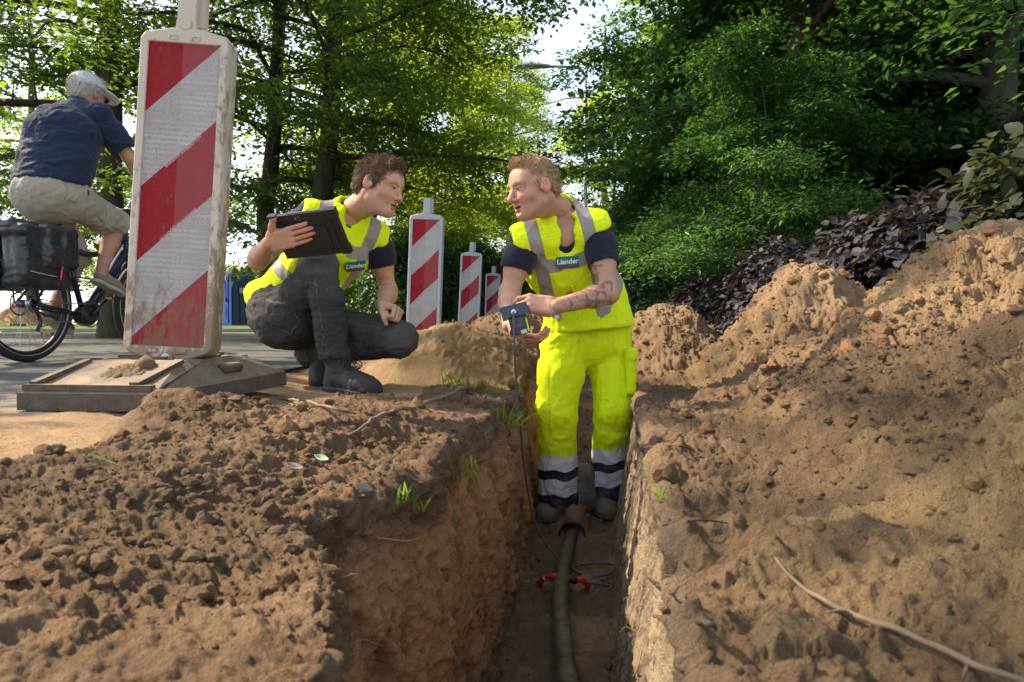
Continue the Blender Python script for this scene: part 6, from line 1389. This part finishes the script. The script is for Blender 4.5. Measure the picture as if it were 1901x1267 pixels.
cyclist()
# ---------------------------------------------------------------- small things on the ground
M_grass = leaf_material('grass_blade', (.06, .12, .012), (.15, .26, .03), (.45, .65, .05), .4, .45)
M_strawy = simple('dry_root', (.26, .19, .12), .85, var=.4, scale=60); M_twig = simple('twig_bark', (.17, .115, .07), .85, var=.5, scale=50, bump=.002); M_twig2 = simple('bleached_twig', (.15, .105, .065), .8, var=.4, scale=40, bump=.002)
def soil_point(px, py, d0=.4, d1=9):
    P = SP.reshape(-1, 3); x, y, D = proj(P); m = (np.hypot(x - px, y - py) < 6) & (D > .45)
    if not m.any(): m = np.hypot(x - px, y - py) < 14
    i = np.where(m)[0]; j = i[np.argmin(D[i])]; return P[j], SI['N'].reshape(-1, 3)[j]
def tuft(px, py, n, h, spread, lab, seed, lay=0., group='tufts of grass along the trench', dirv=(0, 0, 1), strawf=.15):
    p, nn = soil_point(px, py); r = np.random.default_rng(seed); parts = []; rn = []
    for i in range(n):
        b = p + np.array((*r.normal(0, spread, 2), -.004)); hh = h * r.uniform(.5, 1.15); d = unit(np.array(dirv, float) + np.array((*r.normal(0, .28, 2), lay * -.6))); sd = unit(np.cross(d, r.normal(0, 1, 3))); g = np.cross(d, sd); m = 5; t = np.linspace(0, 1, m)
        c = b + d * hh * t[:, None] + (np.array((0, 0, -1)) * .3 + g * r.uniform(0, .5)) * hh * (t ** 2)[:, None]; w_ = (.0022 * (1 - t ** 2) + .0002)[:, None] * r.uniform(.7, 1.4)
        V = np.vstack([c - sd * w_, c + sd * w_]); k_ = np.arange(m - 1); parts.append((V, np.stack([k_, k_ + 1, k_ + 1 + m, k_ + m], -1))); rn.append(np.full(2 * m, r.uniform(.3, 1)))
    V, F = cat_parts(parts); tag(link('grass_tuft', mesh_np('grass_tuft', V, F, True, {'rnd': np.concatenate(rn)}), M_grass), lab, 'grass tuft', group)
for a in ((770, 945, 16, .062, .010, 'green grass tuft at the left rim nearest the camera', 1), (745, 925, 7, .06, .006, 'single upright blades just left of the nearest tuft', 2), (855, 880, 15, .085, .018, 'tall grass tuft on the left rim in the middle of the trench', 3), (878, 905, 9, .07, .014, 'thin grass hanging down the left wall below the tall tuft', 4, .8),
          (945, 790, 34, .14, .03, 'large drooping grass clump on the left rim beside the lead', 5, .6), (850, 715, 26, .10, .03, 'grass at the foot of the small sand heap', 6), (1228, 925, 7, .05, .008, 'small green shoot on the right wall of the trench', 7), (905, 720, 14, .10, .04, 'grass between the branch and the small sand heap', 8)): tuft(*a)
tuft(640, 738, 14, .13, .012, 'flattened bright grass blades in front of the boots of the crouching worker', 11, .9, 'pulled blades of grass lying on the sand', (.85, -.3, .1)); tuft(170, 832, 10, .085, .008, 'bright grass blades lying on the sunny sand at the left', 12, .7, 'pulled blades of grass lying on the sand', (.9, .1, .16))
M_root = simple('dark_root', (.07, .045, .028), .85, var=.4, scale=60)
def stick(name, P, rad, m, lab, cat='twig', group=None, side=()):
    o = tube(name, P, rad, m, n=9, steps=40); V = np.empty(len(o.data.vertices) * 3, np.float32); o.data.vertices.foreach_get('co', V); V = V.reshape(-1, 3); mr = rad if np.isscalar(rad) else max(rad)
    V = V + (mr * .35 * np.stack([vnoise(V * 45, 1), vnoise(V * 45, 2), vnoise(V * 45, 3)], 1) + mr * 1.2 * np.stack([vnoise(V * 11, 4), vnoise(V * 11, 5), vnoise(V * 11, 6)], 1)); o.data.vertices.foreach_set('co', V.astype(np.float32).ravel()); o.data.update(); tag(o, lab, cat, group)
    for q, rr in side: tube('side_shoot', q, rr, m, o, 7, 12)
    return o
def sp(px, py, up=.01): p, n = soil_point(px, py); return p + np.array((0, 0, up))
def lift(P, up):   # rest a line of points on the soil
    return [sp(x, y, u) for (x, y), u in zip(P, up)]
a = [W(1440, 1035, .78), W(1478, 1082, .74), W(1530, 1120, .71), W(1585, 1148, .69), W(1650, 1158, .67), W(1720, 1188, .65), W(1800, 1222, .63), W(1901, 1262, .60), W(1990, 1300, .58)]
def rest(P, gap=.012):
    out = []
    for p in P:
        x, y, D = proj(p); q, n = soil_point(float(x), float(y)); qx, qy, qD = proj(q); out.append(W(float(x), float(y), float(qD) - gap))
    return out
a = rest(a[:8], .012) ; a.append(a[-1] + (a[-1] - a[-2]) * .8)
stick('dry_branch', a, [.0014, .0024, .0032, .0036, .0032, .0028, .0024], M_twig2, 'long pale dry branch lying on the earth heap at the lower right', 'branch', side=(([a[3], a[3] + np.array((-.012, .0, .008)), a[3] + np.array((-.028, .0, .006))], [.003, .001]), ([a[6], a[6] + np.array((-.006, .0, -.02))], [.0022, .001])))
b = rest([W(650, 800, 1.8), W(700, 778, 1.8), W(760, 757, 1.9), W(820, 740, 2.), W(868, 722, 2.1), W(900, 712, 2.2)], .02)
stick('dry_branch', b, [.003, .005, .007, .009, .010], M_twig, 'brown branch lying along the left rim below the boots of the crouching worker', 'branch', side=(([b[4], b[4] + np.array((.0, .0, .05))], [.008, .006]),))
b = rest([W(430, 748, 2.), W(480, 738, 2.), W(540, 742, 2.), W(600, 752, 2.), W(660, 772, 2.)], .012)
stick('root', b, [.003, .0045, .004, .003], M_twig, 'thin brown root on the soil right of the rubber foot', 'root')
GR = 'broken roots sticking out of the trench walls'
rts = [((1185, 835), (1245, 828), (1290, 836), .0018, 'thin root high on the right wall'), ((1230, 975), (1290, 968), (1350, 972), .0022, 'dark root across the right bank at mid height'), ((1195, 1065), (1240, 1100), (1262, 1090), .0018, 'forked dark root on the right wall level with the clamp'),
       ((1215, 1145), (1300, 1160), (1330, 1172), .0030, 'thick dark root low on the right wall'), ((1190, 1210), (1180, 1245), (1165, 1262), .0014, 'pale root at the bottom of the right wall'), ((870, 1040), (900, 1050), (930, 1042), .0012, 'short pale root on the left wall'),
       ((885, 880), (905, 960), (945, 1000), .0016, 'long pale root hanging down the left wall'), ((700, 1000), (750, 1005), (790, 995), .0015, 'pale root at the left rim nearest the camera'), ((880, 1115), (905, 1112), (925, 1118), .0014, 'short light root low on the left wall'),
       ((905, 1240), (930, 1215), (925, 1195), .0013, 'curled root low at the left foot of the wall'), ]
for i, (p0, p1, p2, r_, lb) in enumerate(rts):
    q = rest([W(*p0, 1.5), W(*p1, 1.5), W(*p2, 1.5)], .006); q[1] = q[1] + np.array((0, -.008, .004)); stick('root', q, [r_ * 1.1, r_, r_ * .5], M_strawy if 'pale' in lb or 'light' in lb else M_root, lb, 'root', GR)
# fine root hairs on both walls
parts = []; r = np.random.default_rng(5); Pw = SP.reshape(-1, 3); Nw = SI['N'].reshape(-1, 3); wm = np.where((SI['lwall'].ravel() + SI['rwall'].ravel() > .6) & (Pw[:, 1] > .6) & (Pw[:, 1] < 2.6))[0]
for i in r.choice(wm, 620):
    L_ = r.uniform(.012, .05); d = unit(Nw[i] * .5 + r.normal(0, .5, 3) + np.array((0, 0, -.2))); q = Pw[i] + d * L_ * .5 + r.normal(0, .004, 3); parts.append(tube_np(np.array([Pw[i] - Nw[i] * .003, q, Pw[i] + d * L_ * r.uniform(.7, 1) + np.array((0, 0, -.3 * L_))]), [.0007, .0005, .0003], 4, False))
V, F = cat_parts(parts); tag(link('root_hairs', mesh_np('root_hairs', V, F), M_strawy), 'fine broken root hairs on the cut walls of the trench', 'roots', kind='stuff')
# stray leaves and chips
def leaf_at(px, py, s, m, lab, tilt=(0, -.6, .8), nm='fallen_leaf', cat='leaf'):
    p = rest([W(px, py, 1.5)], .008)[0]; n = unit(tilt); t = unit(np.cross(n, (.3, .2, 1))); b_ = np.cross(n, t); g = np.linspace(-1, 1, 9); V = []; F = []
    for i, u in enumerate(g):
        w_ = s * .45 * max(.02, 1 - abs(u) ** 1.8)
        for vv in (-1, 0, 1): V.append(p + t * u * s + b_ * vv * w_ + n * (.18 * s * abs(vv) + .15 * s * u * u))
    for i in range(8):
        for j in range(2): F.append((i * 3 + j, i * 3 + j + 1, i * 3 + j + 4, i * 3 + j + 3))
    V = np.array(V); F = np.array(F); o = link(nm, mesh_np(nm, V, F, True, {'rnd': np.full(len(V), .8)}), m); so_ = o.modifiers.new('thickness', 'SOLIDIFY'); so_.thickness = .0006; tag(o, lab, cat)
M_pale = simple('pale_green_leaf', (.20, .30, .17), .5, var=.2, scale=50)
leaf_at(598, 852, .017, M_pale, 'pale green leaf on the brown soil below the boots of the crouching worker'); leaf_at(548, 868, .018, simple('grey_chip', (.17, .14, .11), .8), 'grey wood chip beside the pale green leaf', (.2, -.5, .8), 'wood_chip', 'wood chip'); leaf_at(676, 905, .017, simple('pale_shell', (.22, .18, .13), .6), 'pale rounded chip standing in the soil near the left rim', (.3, -.9, .3), 'wood_chip', 'wood chip')
